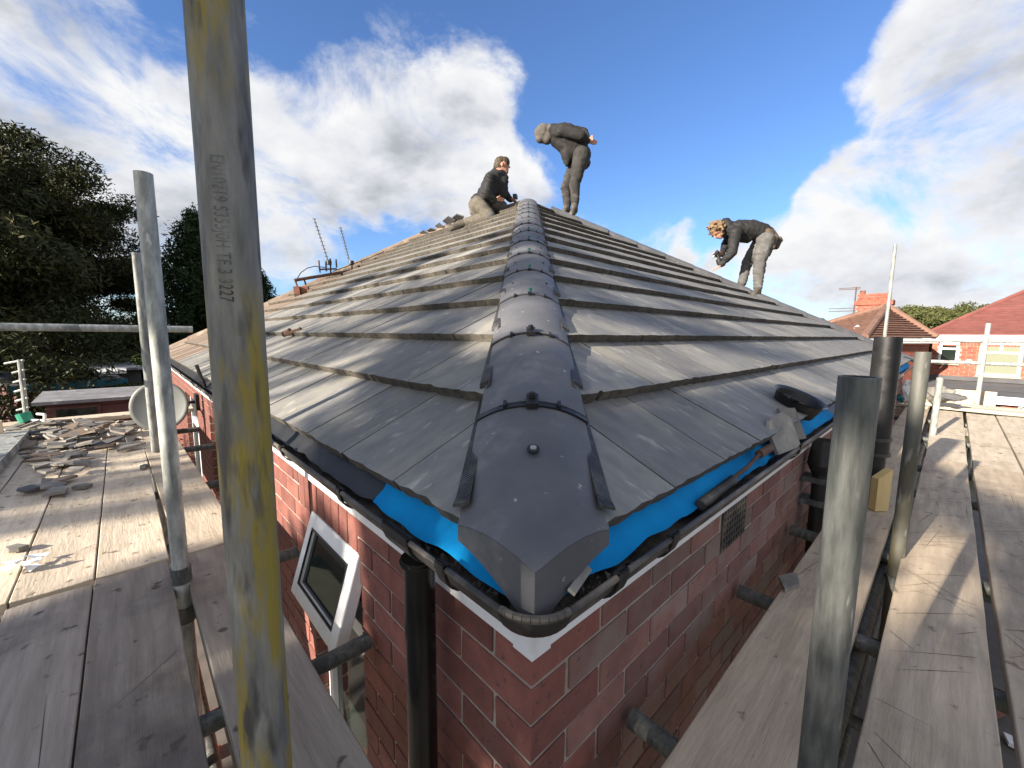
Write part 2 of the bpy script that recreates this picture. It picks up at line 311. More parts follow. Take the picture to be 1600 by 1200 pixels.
wall.box((HW - .09, .091, GZ), (HW, HL, .02)); wall.box((.091, HL - .09, GZ), (HW - .091, HL, .02))
wobj = wall.build('wall', m_mortar, house)
variants = {}
def brick_mesh(dx, dy, dz, m):
    key = (round(dx, 3), round(dy, 3), round(dz, 3), m.name)
    L = variants.setdefault(key, [])
    if len(L) < 4:
        me = bevel_box(dx, dy, dz, .0022, .0012); me.materials.append(m); L.append(me)
    return random.choice(L)
bricks = []       # (center, dims, material)
def in_win(y0, y1, z0, z1):
    for a, b, w0, w1 in WIN:
        if y1 > a + .01 and y0 < b - .01 and z1 > w0 + .01 and z0 < w1 - .01: return (a, b)
    return None
DP = .100
nrow = int((0 - GZ) / PC)
for r in range(nrow):
    z = -(r + .5) * PC + .005
    even = r % 2 == 0      # course 1: stretcher on the right face from the corner
    x = 0
    first = .22 if even else .105
    # right face
    xs = [(0, first)]; x = first + .0095
    while x < HW - .02:
        xs.append((x, min(x + .22, HW))); x += BL
    for a, b in xs:
        corner = a == 0
        bricks.append(('r', ((a + b) / 2, (.105 if even else .22) / 2 if corner else DP / 2, z), (b - a, (.105 if even else .22) if corner else DP, PC - .0095), m_brickR if not corner else m_brick))
    y = (.105 if even else .22) + .0095
    while y < HL - .02:
        a, b = y, min(y + .22, HL); y += BL
        cuts_ = [(w[0], w[1]) for w in WIN if z > w[2] and z < w[3]]
        if r < 2: cuts_.append((.7955, 1.4115))
        for w in cuts_:
            if a < w[1] and b > w[0]:
                if a < w[0] - .02: b = w[0] - (.009 if w[0] == .7955 else 0)
                elif b > w[1] + .02: a = w[1] + (.009 if w[0] == .7955 else 0)
                else: b = a
        if b - a > .018: bricks.append(('l', (DP / 2, (a + b) / 2, z), (DP, b - a, PC - .0095), m_brick))
for k in range(8):        # soldier course over the near window
    y = .80 + k * .0765
    bricks.append(('l', (DP / 2, y + .034, -PC + .002), (DP, .068, 2 * PC - .008), m_brick))
def bscore(b):
    s, c, d, m = b
    if s == 'r' and (c[2] < -.80 or (c[0] > 4.2)): return 1e9
    if s == 'l' and (c[2] < -1.25 or c[1] > 5): return 1e9
    return (Vector(c) - CAM).length
nb_ = []
for q in bricks:
    x0_, x1_ = q[1][0] - q[2][0] / 2, q[1][0] + q[2][0] / 2
    if q[0] == 'r' and q[1][2] > -2 * PC and x1_ > .925 and x0_ < 1.175:
        if x0_ < .90: nb_.append((q[0], ((x0_ + .925) / 2, q[1][1], q[1][2]), (.925 - x0_, q[2][1], q[2][2]), q[3]))
        if x1_ > 1.20: nb_.append((q[0], ((x1_ + 1.175) / 2, q[1][1], q[1][2]), (x1_ - 1.175, q[2][1], q[2][2]), q[3]))
    else: nb_.append(q)
bricks = nb_
bricks.sort(key=bscore)
rest = {m_brick.name: MB(), m_brickR.name: MB()}
used = []
for i, (s, c, d, m) in enumerate(bricks):
    if i < 298 and bscore((s, c, d, m)) < 1e8:
        o = link('brick', brick_mesh(*d, m), None, wobj)
        o.location = (c[0] + U(-.0012, .0012), c[1] + U(-.0012, .0012), c[2] + U(-.001, .001))
        o.rotation_euler = (U(-.004, .004), U(-.006, .006), U(-.004, .004))
        o.matrix_parent_inverse = Matrix.Translation(-Vector((0, 0, GZ)))
    else:
        e = U(-.0015, .0015)
        rest[m.name].box((c[0] - d[0] / 2, c[1] - d[1] / 2, c[2] - d[2] / 2), (c[0] + d[0] / 2 - .0, c[1] + d[1] / 2, c[2] + d[2] / 2))
wobj.matrix_parent_inverse = Matrix.Translation((0, 0, -GZ))
for o in wobj.children: o.matrix_parent_inverse = Matrix.Identity(4)
for nm, mb in rest.items():
    o = mb.build('brickwork', bpy.data.materials[nm], wobj, kind='stuff'); o.matrix_parent_inverse = Matrix.Identity(4)

# air brick
mb = MB(); ax0, ax1, az0, az1 = .935, 1.165, -2 * PC + .004, -.004
mb.box((ax0, .012, az0), (ax1, .06, az1))
for i in range(10):
    x = ax0 + .004 + i * (ax1 - ax0 - .008) / 9; mb.box((x - .0045, -.003, az0), (x + .0045, .0119, az1))
for i in range(7):
    z = az0 + .004 + i * (az1 - az0 - .008) / 6; mb.box((ax0, -.002, z - .0045), (ax1, .0118, z + .0045))
mb.build('air_brick', m_rim, house)

# fascia boards and the corner cover
mb = MB(); mb.box((-.012, -.012, .002), (HW, -.0005, .19)); mb.box((HW - .02, -.0005, .002), (HW, .2, .19)); mb.build('fascia', m_white, house)
mb = MB(); mb.box((-.0125, -.0003, .002), (-.0005, HL, .189)); mb.build('fascia', m_white, house)
mb = MB(); mb.box((-.0150, -.0150, -.001), (.035, -.0125, .10)); mb.box((-.0152, -.0152, -.0011), (-.0127, .035, .10)); mb.build('corner_cover', m_white, house)

# windows: frame, panes, tilted fanlight
def window(a, b, z0, z1, open_sash=False):
    mb = MB(); X0, X1 = .045, .10; t = .05
    mb.box((X0, a + .002, z0), (X1, a + t, z1)); mb.box((X0, b - t, z0), (X1, b - .002, z1)); mb.box((X0, a + t, z1 - t), (X1, b - t, z1)); mb.box((X0, a + t, z0), (X1, b - t, z0 + t))
    zt = z1 - .34
    mb.box((X0, a + t, zt - .03), (X1, b - t, zt + .03)); 
    if b - a > .7: mb.box((X0 + .001, (a + b) / 2 - .03, z0 + t), (X1 - .001, (a + b) / 2 + .03, zt - .03))
    f = mb.build('window_frame', m_white, house)
    g = MB(); g.box((X0 + .02, a + t, z0 + t), (X0 + .032, b - t, zt - .031)); setw_(g.build('pane', m_glassd), f)
    if not open_sash:
        g = MB(); g.box((X0 + .02, a + t, zt + .031), (X0 + .032, b - t, z1 - t)); setw_(g.build('pane', m_glassd), f)
    s = MB(); s.box((-.05, a - .03, z0 - .04), (.10, b + .03, z0 - .001)); s.build('window_sill', m_white, house)
    return f
f1 = window(*WIN[0], open_sash=True); window(*WIN[1]); window(*WIN[2])
th = math.radians(17)
hm = Matrix.Translation((.038, 0, -2 * PC + .018)) @ Matrix.Rotation(th, 4, 'Y')
mb = MB(); sa, sb, sh, tk = .775, 1.235, .32, .055
mb.box((-.045, sa, -sh), (.0, sa + tk, 0), hm); mb.box((-.045, sb - tk, -sh), (0, sb, 0), hm)
mb.box((-.045, sa + tk, -tk), (0, sb - tk, 0), hm); mb.box((-.045, sa + tk, -sh), (0, sb - tk, -sh + tk), hm)
sash = mb.build('open_fanlight', m_white, house, label='small top window tilted open')
bv = sash.modifiers.new('b', 'BEVEL'); bv.width = .005; bv.segments = 2
g = MB(); g.box((-.03, sa + tk, -sh + tk), (-.022, sb - tk, -tk), hm); setw_(g.build('pane', m_glassd), sash)
gk = MB()
for a_, b_ in (((-.047, sa + tk - .004, -sh + tk - .004), (-.0405, sb - tk + .004, -sh + tk + .002)), ((-.047, sa + tk - .004, -tk - .002), (-.0405, sb - tk + .004, -tk + .004))): gk.box(a_, b_, hm)
gk.box((-.047, sa + tk - .004, -sh + tk), (-.0405, sa + tk + .002, -tk), hm); gk.box((-.047, sb - tk - .002, -sh + tk), (-.0405, sb - tk + .004, -tk), hm)
setw_(gk.build('gasket', m_black), sash)

# ---- roof deck (dark liner under the tiles)
roofdeck = MB()
zr = EZ + (HX - E0) * TT
def P3(x, y, dz): return (x, y, EZ + dz)
A = (E0 + .03, E0 + .03, EZ - .035); B = (HW - E0 - .03, E0 + .03, EZ - .035); Cc = (HX, HX, zr - .05); Dd = (HX, 7.2, zr - .05); Ee = (E0 + .03, 8.45, EZ - .035); Ff = (HW - E0 - .03, 8.45, EZ - .035)
roofdeck.add([A, B, Cc, Dd, Ee, Ff], [(0, 1, 2), (0, 2, 3, 4), (1, 5, 3, 2), (3, 5, 4), (0, 4, 5, 1)])
roof = roofdeck.build('roof', m_lead, house)

def clip(poly, a, b, c):    # keep a*x+b*y<=c
    out = []
    for i in range(len(poly)):
        p, q = poly[i], poly[(i + 1) % len(poly)]
        dp_, dq = a * p[0] + b * p[1] - c, a * q[0] + b * q[1] - c
        if dp_ <= 0: out.append(p)
        if dp_ * dq < 0:
            t = dp_ / (dp_ - dq); out.append((p[0] + (q[0] - p[0]) * t, p[1] + (q[1] - p[1]) * t))
    return out
def toR(a, u, h): return Vector((a, E0 + u * CT - ST * h, EZ + u * ST + CT * h))
def toL(a, u, h): return Vector((E0 + u * CT - ST * h, a, EZ + u * ST + CT * h))
UM = (HX - E0) / CT          # slope length
TK = .040
def tile(mbs, to, a0, a1, u0, u1, clips, flip, gap=.0025):
    n = 9
    poly = [(a0 + gap + (a1 - a0 - 2 * gap) * i / n, u0 + U(-.0028, .0028) + (.006 if rnd() < .035 else 0)) for i in range(n + 1)] + [(a1 - gap, u1), (a0 + gap, u1)]
    for c in clips: poly = clip(poly, *c)
    if len(poly) < 3: return None
    A2 = sum(p[0] * q[1] - q[0] * p[1] for p, q in zip(poly, poly[1:] + poly[:1]))
    if abs(A2) < .006: return None
    tilt = U(-.002, .002); lift = U(0, .0025)
    top = [to(p[0], p[1], TK + lift + tilt * (p[0] - a0) / .3 - (p[1] - u0) / GA * TK * .92) for p in poly]
    bot = [to(p[0], p[1] + (.003 if p[1] < u0 + .01 else 0), .0045 + lift * .5 + U(0, .001) - (p[1] - u0) / GA * TK * .92) for p in poly]
    k = len(poly); fs = [tuple(range(k)), tuple(range(2 * k - 1, k - 1, -1))] + [(i, k + i, k + (i + 1) % k, (i + 1) % k) for i in range(k)]
    if flip: fs = [f[::-1] for f in fs]
    mbs.add(top + bot, fs); return to(sum(p[0] for p in poly) / k, poly[0][1], 0)
def edged(o):
    o.data.materials.append(m_edge); nr_, nl_ = Vector((0, -ST, CT)), Vector((-ST, 0, CT))
    for p_ in o.data.polygons:
        if max(abs(p_.normal.dot(nr_)), abs(p_.normal.dot(nl_))) < .75: p_.material_index = 1
    return o
tiles = []    # (distance, MB, material)
NC = int(UM / GA) + 1
for k in range(NC):
    u0 = k * GA; u1 = min(u0 + GA + .07, UM - .01)
    off = .068 if k % 2 == 0 else -.086
    hipn = (-1, CT, -E0 - .012)     # a >= E0+u*CT+.012  ->  -a+CT*u <= -E0-.012
    hipf = (1, CT, HW - E0 - .012)
    a = off - .308 * 2
    while a < HW + .2:
        mb = MB(); c = tile(mb, toR, a, a + .308, u0, u1, [hipn, hipf], False)
        if c is not None: tiles.append(((c - CAM).length * 1.0, mb, m_tileR, 'roof_tile'))
        a += .308
    far = (1, CT * 1.30 / (HX - E0), 8.5 - .01)
    # where the new tiling stops and the old neighbour's tiles begin
    bnd = 5.7 + .085 * k + (.15 if k % 2 else 0)
    a = off - .308 * 2
    while a < 8.5:
        old = a + .15 > bnd
        mb = MB(); c = tile(mb, toL, a, a + .308, u0, u1, [hipn, far], True, .0025 if not old else .006)
        if c is not None: tiles.append(((c - CAM).length * 1.0, mb, m_tileold if old else m_tileL, 'old_roof_tile' if old else 'roof_tile'))
        a += .308
tiles.sort(key=lambda t: t[0])
cnt = {'roof_tile': 0, 'old_roof_tile': 0}; restt = {}
for d, mb, m, nm in tiles:
    cnt[nm] += 1
    if cnt[nm] <= 298:
        setw_(edged(mb.build(nm, m)), roof)
    else:
        r = restt.setdefault(m.name, MB()); r.add(mb.v, mb.f)
for nm, mb in restt.items(): setw_(edged(mb.build('upper_tiles', bpy.data.materials[nm], kind='stuff')), roof)
# the two faces turned away from the street
for nm, verts in (('back_slope', [B, Ff, Dd, Cc]), ('end_slope', [Ff, Ee, Dd])):
    mb = MB(); vv = [Vector(v) + Vector((0, 0, .045)) for v in verts]; mb.add(vv, [tuple(range(len(vv)))]); setw_(mb.build(nm, m_tileold), roof)

# ---- hip tiles
def hip_run(O, e, S, nvec, n_t, L, W2, first_end=None, step=.0, matl=None, name='hip_tile', crown=.037, side=.046, detail=True, len_first=None, parent=None):
    """O start point on the hip line, e unit direction up the hip, S sideways, nvec up"""
    prof = [-1, -.93, -.8, -.62, -.42, -.22, -.08, 0, .08, .22, .42, .62, .8, .93, 1]
    t = 0
    for k in range(n_t):
        ln = len_first if (k == 0 and len_first) else L
        t0, t1 = t, t + ln - .006; t += ln
        mb = MB(); jit = U(-.002, .002); sk = U(-.003, .003)
        ring = []
        for (tt, lift) in ((t0, .005 if k else 0), (t1, -.002)):
            row_t, row_b = [], []
            for q in prof:
                h = crown - side * abs(q) ** 2.2 + lift + jit
                p = O + e * tt + S * (q * W2 + sk) + nvec * h
                if k == 0 and tt == t0 and first_end is not None:
                    lim = first_end
                    need = max((lim - p.x) / e.x, (lim - p.y) / e.y); p = p + e * need
                row_t.append(p); row_b.append(p - nvec * .016 - S * (q * .012))
            ring.append((row_t, row_b))
        n = len(prof)
        vs = ring[0][0] + ring[1][0] + ring[0][1] + ring[1][1]
        fs = []
        for i in range(n - 1):
            fs += [(i, i + 1, n + i + 1, n + i), (2 * n + i, 3 * n + i, 3 * n + i + 1, 2 * n + i + 1), (i, 2 * n + i, 2 * n + i + 1, i + 1), (n + i, n + i + 1, 3 * n + i + 1, 3 * n + i)]
        fs += [(0, n, 3 * n, 2 * n), (n - 1, 3 * n - 1 - 0, 4 * n - 1, 2 * n - 1)]
        mb.add(vs, fs)
        if k == 0 and first_end is not None:     # solid mitred end block
            vv = []; 
            for i, p in enumerate(ring[0][0]):
                q = abs(prof[i]); zb = p.z - .03 - .076 * (1 - q)
                vv += [p + Vector((.0, .0, -.001)), Vector((p.x, p.y, zb))]
            vv2 = [v + Vector((.018, .018, 0)) for v in vv]
            m_ = len(vv); ff = []
            for i in range(n - 1):
                ff += [(2 * i, 2 * i + 1, 2 * i + 3, 2 * i + 2), (2 * i + 1, m_ + 2 * i + 1, m_ + 2 * i + 3, 2 * i + 3)]
            mb.add(vv + vv2, ff)
        me = mb.mesh(name); fix_normals(me)
        o = link(name, me, matl or m_hip, None); me.polygons.foreach_set('use_smooth', [True] * len(me.polygons)); me.set_sharp_from_angle(angle=math.radians(35))
        setw_(o, parent or roof)
        if detail and k < 13:
            # union band under the joint, clamp plate and side clips
            mb = MB(); tj = t0 - .003
            if k > 0:
                r1, r2 = [], []
                for q in prof:
                    h = crown - side * abs(q) ** 2.2 + (.0045 if k < 3 else .0015)
                    r1.append(O + e * (tj - (.016 if k == 1 else .006 if k == 2 else .003)) + S * (q * W2 * 1.02) + nvec * h); r2.append(O + e * (tj + (.004 if k < 3 else .002)) + S * (q * W2 * 1.02) + nvec * h)
                mb.add(r1 + r2 + [v - nvec * .012 for v in r1], [(i, i + 1, n + i + 1, n + i) for i in range(n - 1)] + [(2 * n + i, 2 * n + i + 1, i + 1, i) for i in range(n - 1)])
                base = O + e * tj + nvec * (crown + .004)
                R3 = Matrix((S, e, nvec)).transposed().to_4x4()
                T = Matrix.Translation(base) @ R3
                cs = 1 if k < 3 else .6
                mb.box((-.015 * cs, -.03 * cs, .0), (.015 * cs, .02 * cs, .014 * cs), T)
                for sg in (-.5, .5):
                    hh = crown - side * .5 ** 2.2
                    T2 = Matrix.Translation(O + e * tj + S * (sg * W2) + nvec * hh) @ R3
                    mb.box((-.004, -.014, -.002), (.004, .010, .013), T2)
                setw_(mb.build('hip_union', m_black), roof)
                sc_ = MB(); sc_.tube(base + nvec * .016, base + nvec * .026, .009, 12); sc_.tube(base + nvec * .026, base + nvec * .028, .005, 8)
                setw_(sc_.build('clamp_screw', m_black if k < 3 else m_brass, smooth=True), roof)
            if k == 0:
                b0 = O + e * (t0 + .30) + nvec * (crown + .009); sc_ = MB(); sc_.tube(b0, b0 + nvec * .005, .0135, 16); setw_(sc_.build('clamp_screw', m_black, smooth=True), roof)
                sc2 = MB(); sc2.tube(b0 + nvec * .005, b0 + nvec * .008, .007, 10); setw_(sc2.build('screw_head', m_galv), roof)
            elif k < 12 and k > 2:
                for sg in (-.62, .62):
                    b0 = O + e * (t0 + L * .5) + S * (sg * W2) + nvec * (crown - side * abs(sg) ** 2.2 + .001); mb2 = MB(); mb2.tube(b0, b0 + nvec * .006, .006, 8); setw_(mb2.build('clamp_screw', m_black), roof)
eh = Vector((1, 1, TT)).normalized(); Sh = Vector((1, -1, 0)).normalized(); nh = Sh.cross(eh) if Sh.cross(eh).z > 0 else eh.cross(Sh)
Oh = Vector((0, 0, EZ - E0 * TT))
FIRST = -.088
t_tip = (FIRST) / eh.x
Oh_ = Oh + eh * t_tip
hip_run(Oh_, eh, Sh, nh, 14, .474, .137, first_end=FIRST, len_first=(.243 - FIRST) / eh.x)
# pleated roll under both sides of the near hip
for sg in (-1, 1):
    def rollpt(tt, q, dh):
        base = Oh + eh * tt + Sh * (sg * q); u = max(.001, ((base.y if sg > 0 else base.x) - E0) / CT); fr = (u / GA) % 1
        return Vector((base.x, base.y, EZ + u * CT * TT + (TK * (1 - fr) + .007 + dh) / CT + (.006 if q < .13 else 0)))
    mb = MB(); tt = -.02 / eh.x
    while tt < 6.35:
        st = .0075 if tt < 1.4 else .014
        a_, b_ = tt, tt + st; c_ = tt + st * .55
        if ((Oh + eh * tt + Sh * (sg * .118)).y if sg > 0 else (Oh + eh * tt + Sh * (sg * .118)).x) > E0 - .004:
            p = [rollpt(a_, .118, 0), rollpt(a_, .151, 0), rollpt(b_, .151, 0), rollpt(b_, .118, 0), rollpt(a_, .12, .006), rollpt(a_, .150, .006), rollpt(c_, .150, .006), rollpt(c_, .12, .006), rollpt(c_, .12, 0), rollpt(c_, .150, 0)]
            mb.add(p, [(0, 1, 2, 3), (4, 5, 6, 7), (0, 4, 5, 1), (7, 6, 9, 8), (1, 5, 6, 9)])
        tt += st
    setw_(mb.build('hip_roll', m_roll, kind='stuff'), roof)
# far hip running down to the right, and ridge
e2 = Vector((-1, 1, TT)).normalized(); S2 = Vector((1, 1, 0)).normalized(); n2v = e2.cross(S2); n2v = n2v if n2v.z > 0 else -n2v
hip_run(Vector((HW + .085, -.085, EZ - (-.085 - E0) * -TT)), e2, S2, n2v, 13, .474, .125, detail=False, crown=.075, side=.085)
cap = Vector((HX, HX, zr)); 
hip_run(Vector((HX, HX + .15, zr)), Vector((0, 1, 0)), Vector((1, 0, 0)), Vector((0, 0, 1)), 6, .5, .12, detail=False, crown=.05, side=.10, matl=m_tileold, name='ridge_tile')
eo = Vector((HX - E0, -1.3, 0)); eo = Vector((HX - E0, -1.30, (HX - E0) * TT)).normalized(); So = eo.cross(Vector((0, 0, 1))).normalized(); no = So.cross(eo); no = no if no.z > 0 else -no
hip_run(Vector((E0, 8.52, EZ + .0)), eo, So, no, 11, .458, .12, detail=False, crown=.075, side=.10, matl=m_tileold, name='old_hip_tile')
# battens and dark gap under the far hip
mb = MB(); mb.tube(Vector((HW + .02, -.02, EZ + .0)), Vector((HX, HX, zr + .0)), .03, 8); setw_(mb.build('hip_batten', m_black), roof)

# ---- gutters, brackets, membrane
GR, GC, GZ0 = .052, -.066, .165
def gutter(axis, y_end, name='gutter'):
    n = 14; mb = MB(); secs = []
    L0 = -.045; stations = [L0, .25, .8, 1.6, 2.6, 4, 6, y_end]
    for st in stations:
        row = []
        for rr in (GR, GR - .004):
            for i in range(n + 1):
                t = math.pi * i / n
                off = GC - math.cos(t) * rr; z = GZ0 - math.sin(t) * rr - .0 * st
                s = st
                row.append((s, off, z) if axis == 'x' else (off, s, z))
        secs.append(row)
    m_ = 2 * (n + 1)
    for a in range(len(secs)): mb.v += secs[a]
    for a in range(len(secs) - 1):
        for i in range(n):
            mb.f.append((a * m_ + i, a * m_ + i + 1, (a + 1) * m_ + i + 1, (a + 1) * m_ + i))
            mb.f.append((a * m_ + n + 1 + i, (a + 1) * m_ + n + 1 + i, (a + 1) * m_ + n + 2 + i, a * m_ + n + 2 + i))
        mb.f.append((a * m_, (a + 1) * m_, (a + 1) * m_ + n + 1, a * m_ + n + 1)); mb.f.append((a * m_ + n, a * m_ + 2 * n + 1, (a + 1) * m_ + 2 * n + 1, (a + 1) * m_ + n))
    me = mb.mesh(name); fix_normals(me); o = link(name, me, m_rim, None); me.polygons.foreach_set('use_smooth', [True] * len(me.polygons)); me.set_sharp_from_angle(angle=math.radians(50)); setw_(o, house)
    # rolled outer rim
    mb = MB(); q = GC - GR
    if axis == 'x': mb.tube((-.045, q, GZ0), (y_end, q, GZ0), .006, 8)
    else: mb.tube((q, -.045, GZ0), (q, y_end, GZ0), .006, 8)
    setw_(mb.build('gutter_rim', m_rim, smooth=True), house)
house_fix = []
gutter('x', HW + .08); gutter('y', HL + .1)
# gutter corner union
mb = MB(); n = 16
CR0 = -.045; NA = 8; pts = []
for rr in (GR + .0015, GR - .0025):
    for ph in range(NA + 1):
        a = math.radians(-4 + 98 * ph / NA)
        for i in range(n + 1):
            t = math.pi * i / n; R_ = max(.002, (CR0 - GC) + math.cos(t) * rr); z = GZ0 - math.sin(t) * rr + (.004 if i == 0 else 0)
            pts.append((CR0 - R_ * math.cos(a), CR0 - R_ * math.sin(a), z))
k = (NA + 1) * (n + 1)
mb.add(pts, [(o_ + a * (n + 1) + i, o_ + a * (n + 1) + i + 1, o_ + (a + 1) * (n + 1) + i + 1, o_ + (a + 1) * (n + 1) + i) for o_ in (0, k) for a in range(NA) for i in range(n)] + [(a * (n + 1), (a + 1) * (n + 1), k + (a + 1) * (n + 1), k + a * (n + 1)) for a in range(NA)])
me_ = mb.mesh('gutter_corner'); fix_normals(me_); o = link('gutter_corner', me_, m_black); o.data.polygons.foreach_set('use_smooth', [True] * len(o.data.polygons)); o.data.set_sharp_from_angle(angle=math.radians(50)); setw_(o, house)
mb = MB(); mb.path([(CR0 - .073 * math.cos(math.radians(a)), CR0 - .073 * math.sin(math.radians(a)), GZ0 + .002) for a in range(0, 91, 10)], .0065, 8); mb.build('corner_rim', m_rim, house, smooth=True)
def bracket(axis, s, w=.028, m=None):
    mb = MB(); n = 12; vs = []
    for ss in (s - w / 2, s + w / 2):
        for rr in (GR + .006, GR + .002):
            for i in range(n + 1):
                t = math.pi * i / n; off = GC - math.cos(t) * rr; z = GZ0 - math.sin(t) * rr + (.012 if i == 0 else 0)
                vs.append((ss, off, z) if axis == 'x' else (off, ss, z))
    k = n + 1
    for i in range(n):
        mb.f += [(i, i + 1, 2 * k + i + 1, 2 * k + i), (k + i, 3 * k + i, 3 * k + i + 1, k + i + 1), (i, k + i, k + i + 1, i + 1), (2 * k + i, 2 * k + i + 1, 3 * k + i + 1, 3 * k + i)]
    mb.v = [tuple(v) for v in vs]
    q = GC - GR - .004
    A_, B_ = ((s - w / 2, q - .004, GZ0 - .004), (s + w / 2, q + .012, GZ0 + .009))
    C_, D_ = ((s - w / 2 - .004, -.03, GZ0 - .06), (s + w / 2 + .004, -.0185, GZ0 + .004))
    if axis == 'y': A_, B_, C_, D_ = [(v[1], v[0], v[2]) for v in (A_, B_, C_, D_)]
    lo = lambda p, q_: tuple(min(a, b) for a, b in zip(p, q_)); hi = lambda p, q_: tuple(max(a, b) for a, b in zip(p, q_))
    mb.box(lo(A_, B_), hi(A_, B_)); mb.box(lo(C_, D_), hi(C_, D_))
    me = mb.mesh('gutter_bracket'); fix_normals(me); setw_(link('gutter_bracket', me, m_black), house)
for s in (.10, .30, 1.34, 2.2, 3.1, 4.0, 4.9, 5.8, 6.8, 7.8): bracket('x', s)
for s in (.115, .60, 1.15, 2.0, 2.9, 3.8, 4.7, 5.6, 6.6, 7.6): bracket('y', s)
bracket('y', .285, .11)       # running outlet over the downpipe

def drape(name, axis, s0, s1, m, depth0=.075, ragged=0.02, seed=0):
    """sheet from under the tiles that droops into the gutter"""
    rs = random.Random(seed); n = max(6, int((s1 - s0) / .02)); mb = MB(); rows = []
    for i in range(n + 1):
        s = s0 + (s1 - s0) * i / n; w = .004 * math.sin(s * 23 + seed) + .003 * math.sin(s * 61)
        edge = ragged * noise.noise(Vector((s * 9, seed, 0)))
        prof = [(-.0, EZ + .02), (-.024, EZ + .0), (-.044 + w * .4, EZ - .028 + w * .5), (-.062 + w * .4, EZ - .044 + edge * .2), (-.076 + edge * .4, EZ - .056 + edge * .5)]
        rows.append([(s, a, z + .0025 * noise.noise(Vector((s * 30, a * 60, seed)))) if axis == 'x' else (a, s, z + .0025 * noise.noise(Vector((s * 30, a * 60, seed)))) for a, z in prof])
    k = len(rows[0]); mb.v = [p for r in rows for p in r]
    mb.f = [(i * k + j, i * k + j + 1, (i + 1) * k + j + 1, (i + 1) * k + j) for i in range(n) for j in range(k - 1)]
    o = mb.build(name, m); o.data.polygons.foreach_set('use_smooth', [True] * len(o.data.polygons)); setw_(o, house); return o
drape('blue_membrane', 'x', -.05, 1.28, m_blue, seed=1); drape('blue_membrane', 'x', 1.5, 2.3, m_blue, seed=3); drape('blue_membrane', 'x', 6.2, 8.3, m_blue, seed=4)
drape('blue_membrane', 'y', -.085, .50, m_blue, seed=2)
drape('eaves_liner', 'y', .50, 8.0, m_lead, seed=5); drape('eaves_liner', 'x', 2.3, 6.2, m_lead, seed=6)

# downpipe at the left of the corner
mb = MB(); dpx, dpy = GC, .285
mb.tube((dpx, dpy, GZ0 - .07), (dpx, dpy, .085), .040, 24); mb.tube((dpx, dpy, .0849), (dpx, dpy, GZ + .2), .034, 24)
mb.tube((dpx, dpy, .083), (dpx, dpy, .088), .043, 24)
mb.build('downpipe', m_gloss, house, smooth=True)
mb = MB(); mb.box((-.10, dpy - .05, -.95), (-.001, dpy + .05, -.91)); mb.build('pipe_clip', m_black, house)
# hopper and downpipe further along the right wall
mb = MB(); hx = 2.07
mb.tube((hx, -.075, .06), (hx, -.075, -.07), .045, 20, .062); mb.tube((hx, -.075, -.07), (hx, -.075, -.12), .062, 20, .04); mb.tube((hx, -.075, -.12), (hx, -.075, GZ + .3), .034, 20)
mb.build('downpipe', m_black, house, smooth=True)
mb = MB()
for z in (-.15, -.27): mb = MB(); mb.box((hx - .055, -.118, z - .012), (hx + .055, -.001, z + .012)); mb.build('pipe_clip', m_galvd, house)

# ------------------------------------------------------------------ scaffold
def std(name, p0, p1, r, m, label, group=None, n=32, wall=.004, cat='scaffold pole'):
    t = thing(name, p0, label, cat, group)
    mb = MB(); mb.tube(p0, p1, r, n, wall=wall)
    o = mb.build('tube', m, t, smooth=True); return t
def coupler(t, x, y, z, ax='x', name='coupler'):
    mb = MB()
    mb.tube((x, y, z - .028), (x, y, z + .028), .031, 20)
    dx, dy = (.055, 0) if ax == 'x' else (0, .055)
    mb.box((x - .02 + min(0, dx) , y - .02 + min(0, dy), z - .02), (x + .02 + max(0, dx), y + .02 + max(0, dy), z + .02))
    mb.tube((x + .036, y - .03, z), (x + .036, y + .045, z), .007, 8); mb.tube((x + .036, y + .03, z), (x + .036, y + .047, z), .013, 6)
    mb.build(name, m_galvd, t, smooth=True)
R = .02415
a0, a1 = pt(335, 0, .505), pt(418, 1200, .487)
d = (a1 - a0) / (a0.z - a1.z)
pA0 = a1 + d * (a1.z - GZ); pA1 = a0 - d * .75
tA = std('scaffold_pole', pA0, pA1, R, m_galvy, 'thick yellow-stained scaffold pole closest to the camera on the left', 'upright scaffold poles', n=48)
# stamped lettering on the pole
txt = bpy.data.curves.new('stamp', 'FONT'); txt.body = 'EN10219 S355J0H TF 3 3227'; txt.size = .0165; txt.extrude = .0004; txt.align_x = 'LEFT'; txt.space_character = 1.05
to_ = bpy.data.objects.new('stamp_tmp', txt); COL.objects.link(to_)
bpy.context.view_layer.update(); dg = bpy.context.evaluated_depsgraph_get()
tme = bpy.data.meshes.new_from_object(to_.evaluated_get(dg)); bpy.data.objects.remove(to_)
top = pt(335, 255, .505); ztop = top.z; 
def pole_pt(z, ang, r): 
    c = a0 + d * (a0.z - z); return Vector((c.x + math.cos(ang) * r, c.y + math.sin(ang) * r, z))
toCam = math.atan2(CAM.y - a0.y, CAM.x - a0.x)
bmt = bmesh.new(); bmt.from_mesh(tme); bmesh.ops.subdivide_edges(bmt, edges=[e for e in bmt.edges if e.calc_length() > .004], cuts=2)
for v in bmt.verts:
    lx, ly, lz = v.co; 
    v.co = pole_pt(ztop - lx * .64, toCam - .50 + ly / R, R + .0001 + max(0, lz) * .5)
bmt.to_mesh(tme); bmt.free(); tme.materials.clear()
m_stamp = mat('stamp_metal', (.04, .042, .04), (.20, .205, .20), 40, .5, .2, 90, metal=.4, var=0)
link('stamped_lettering', tme, m_stamp, tA)

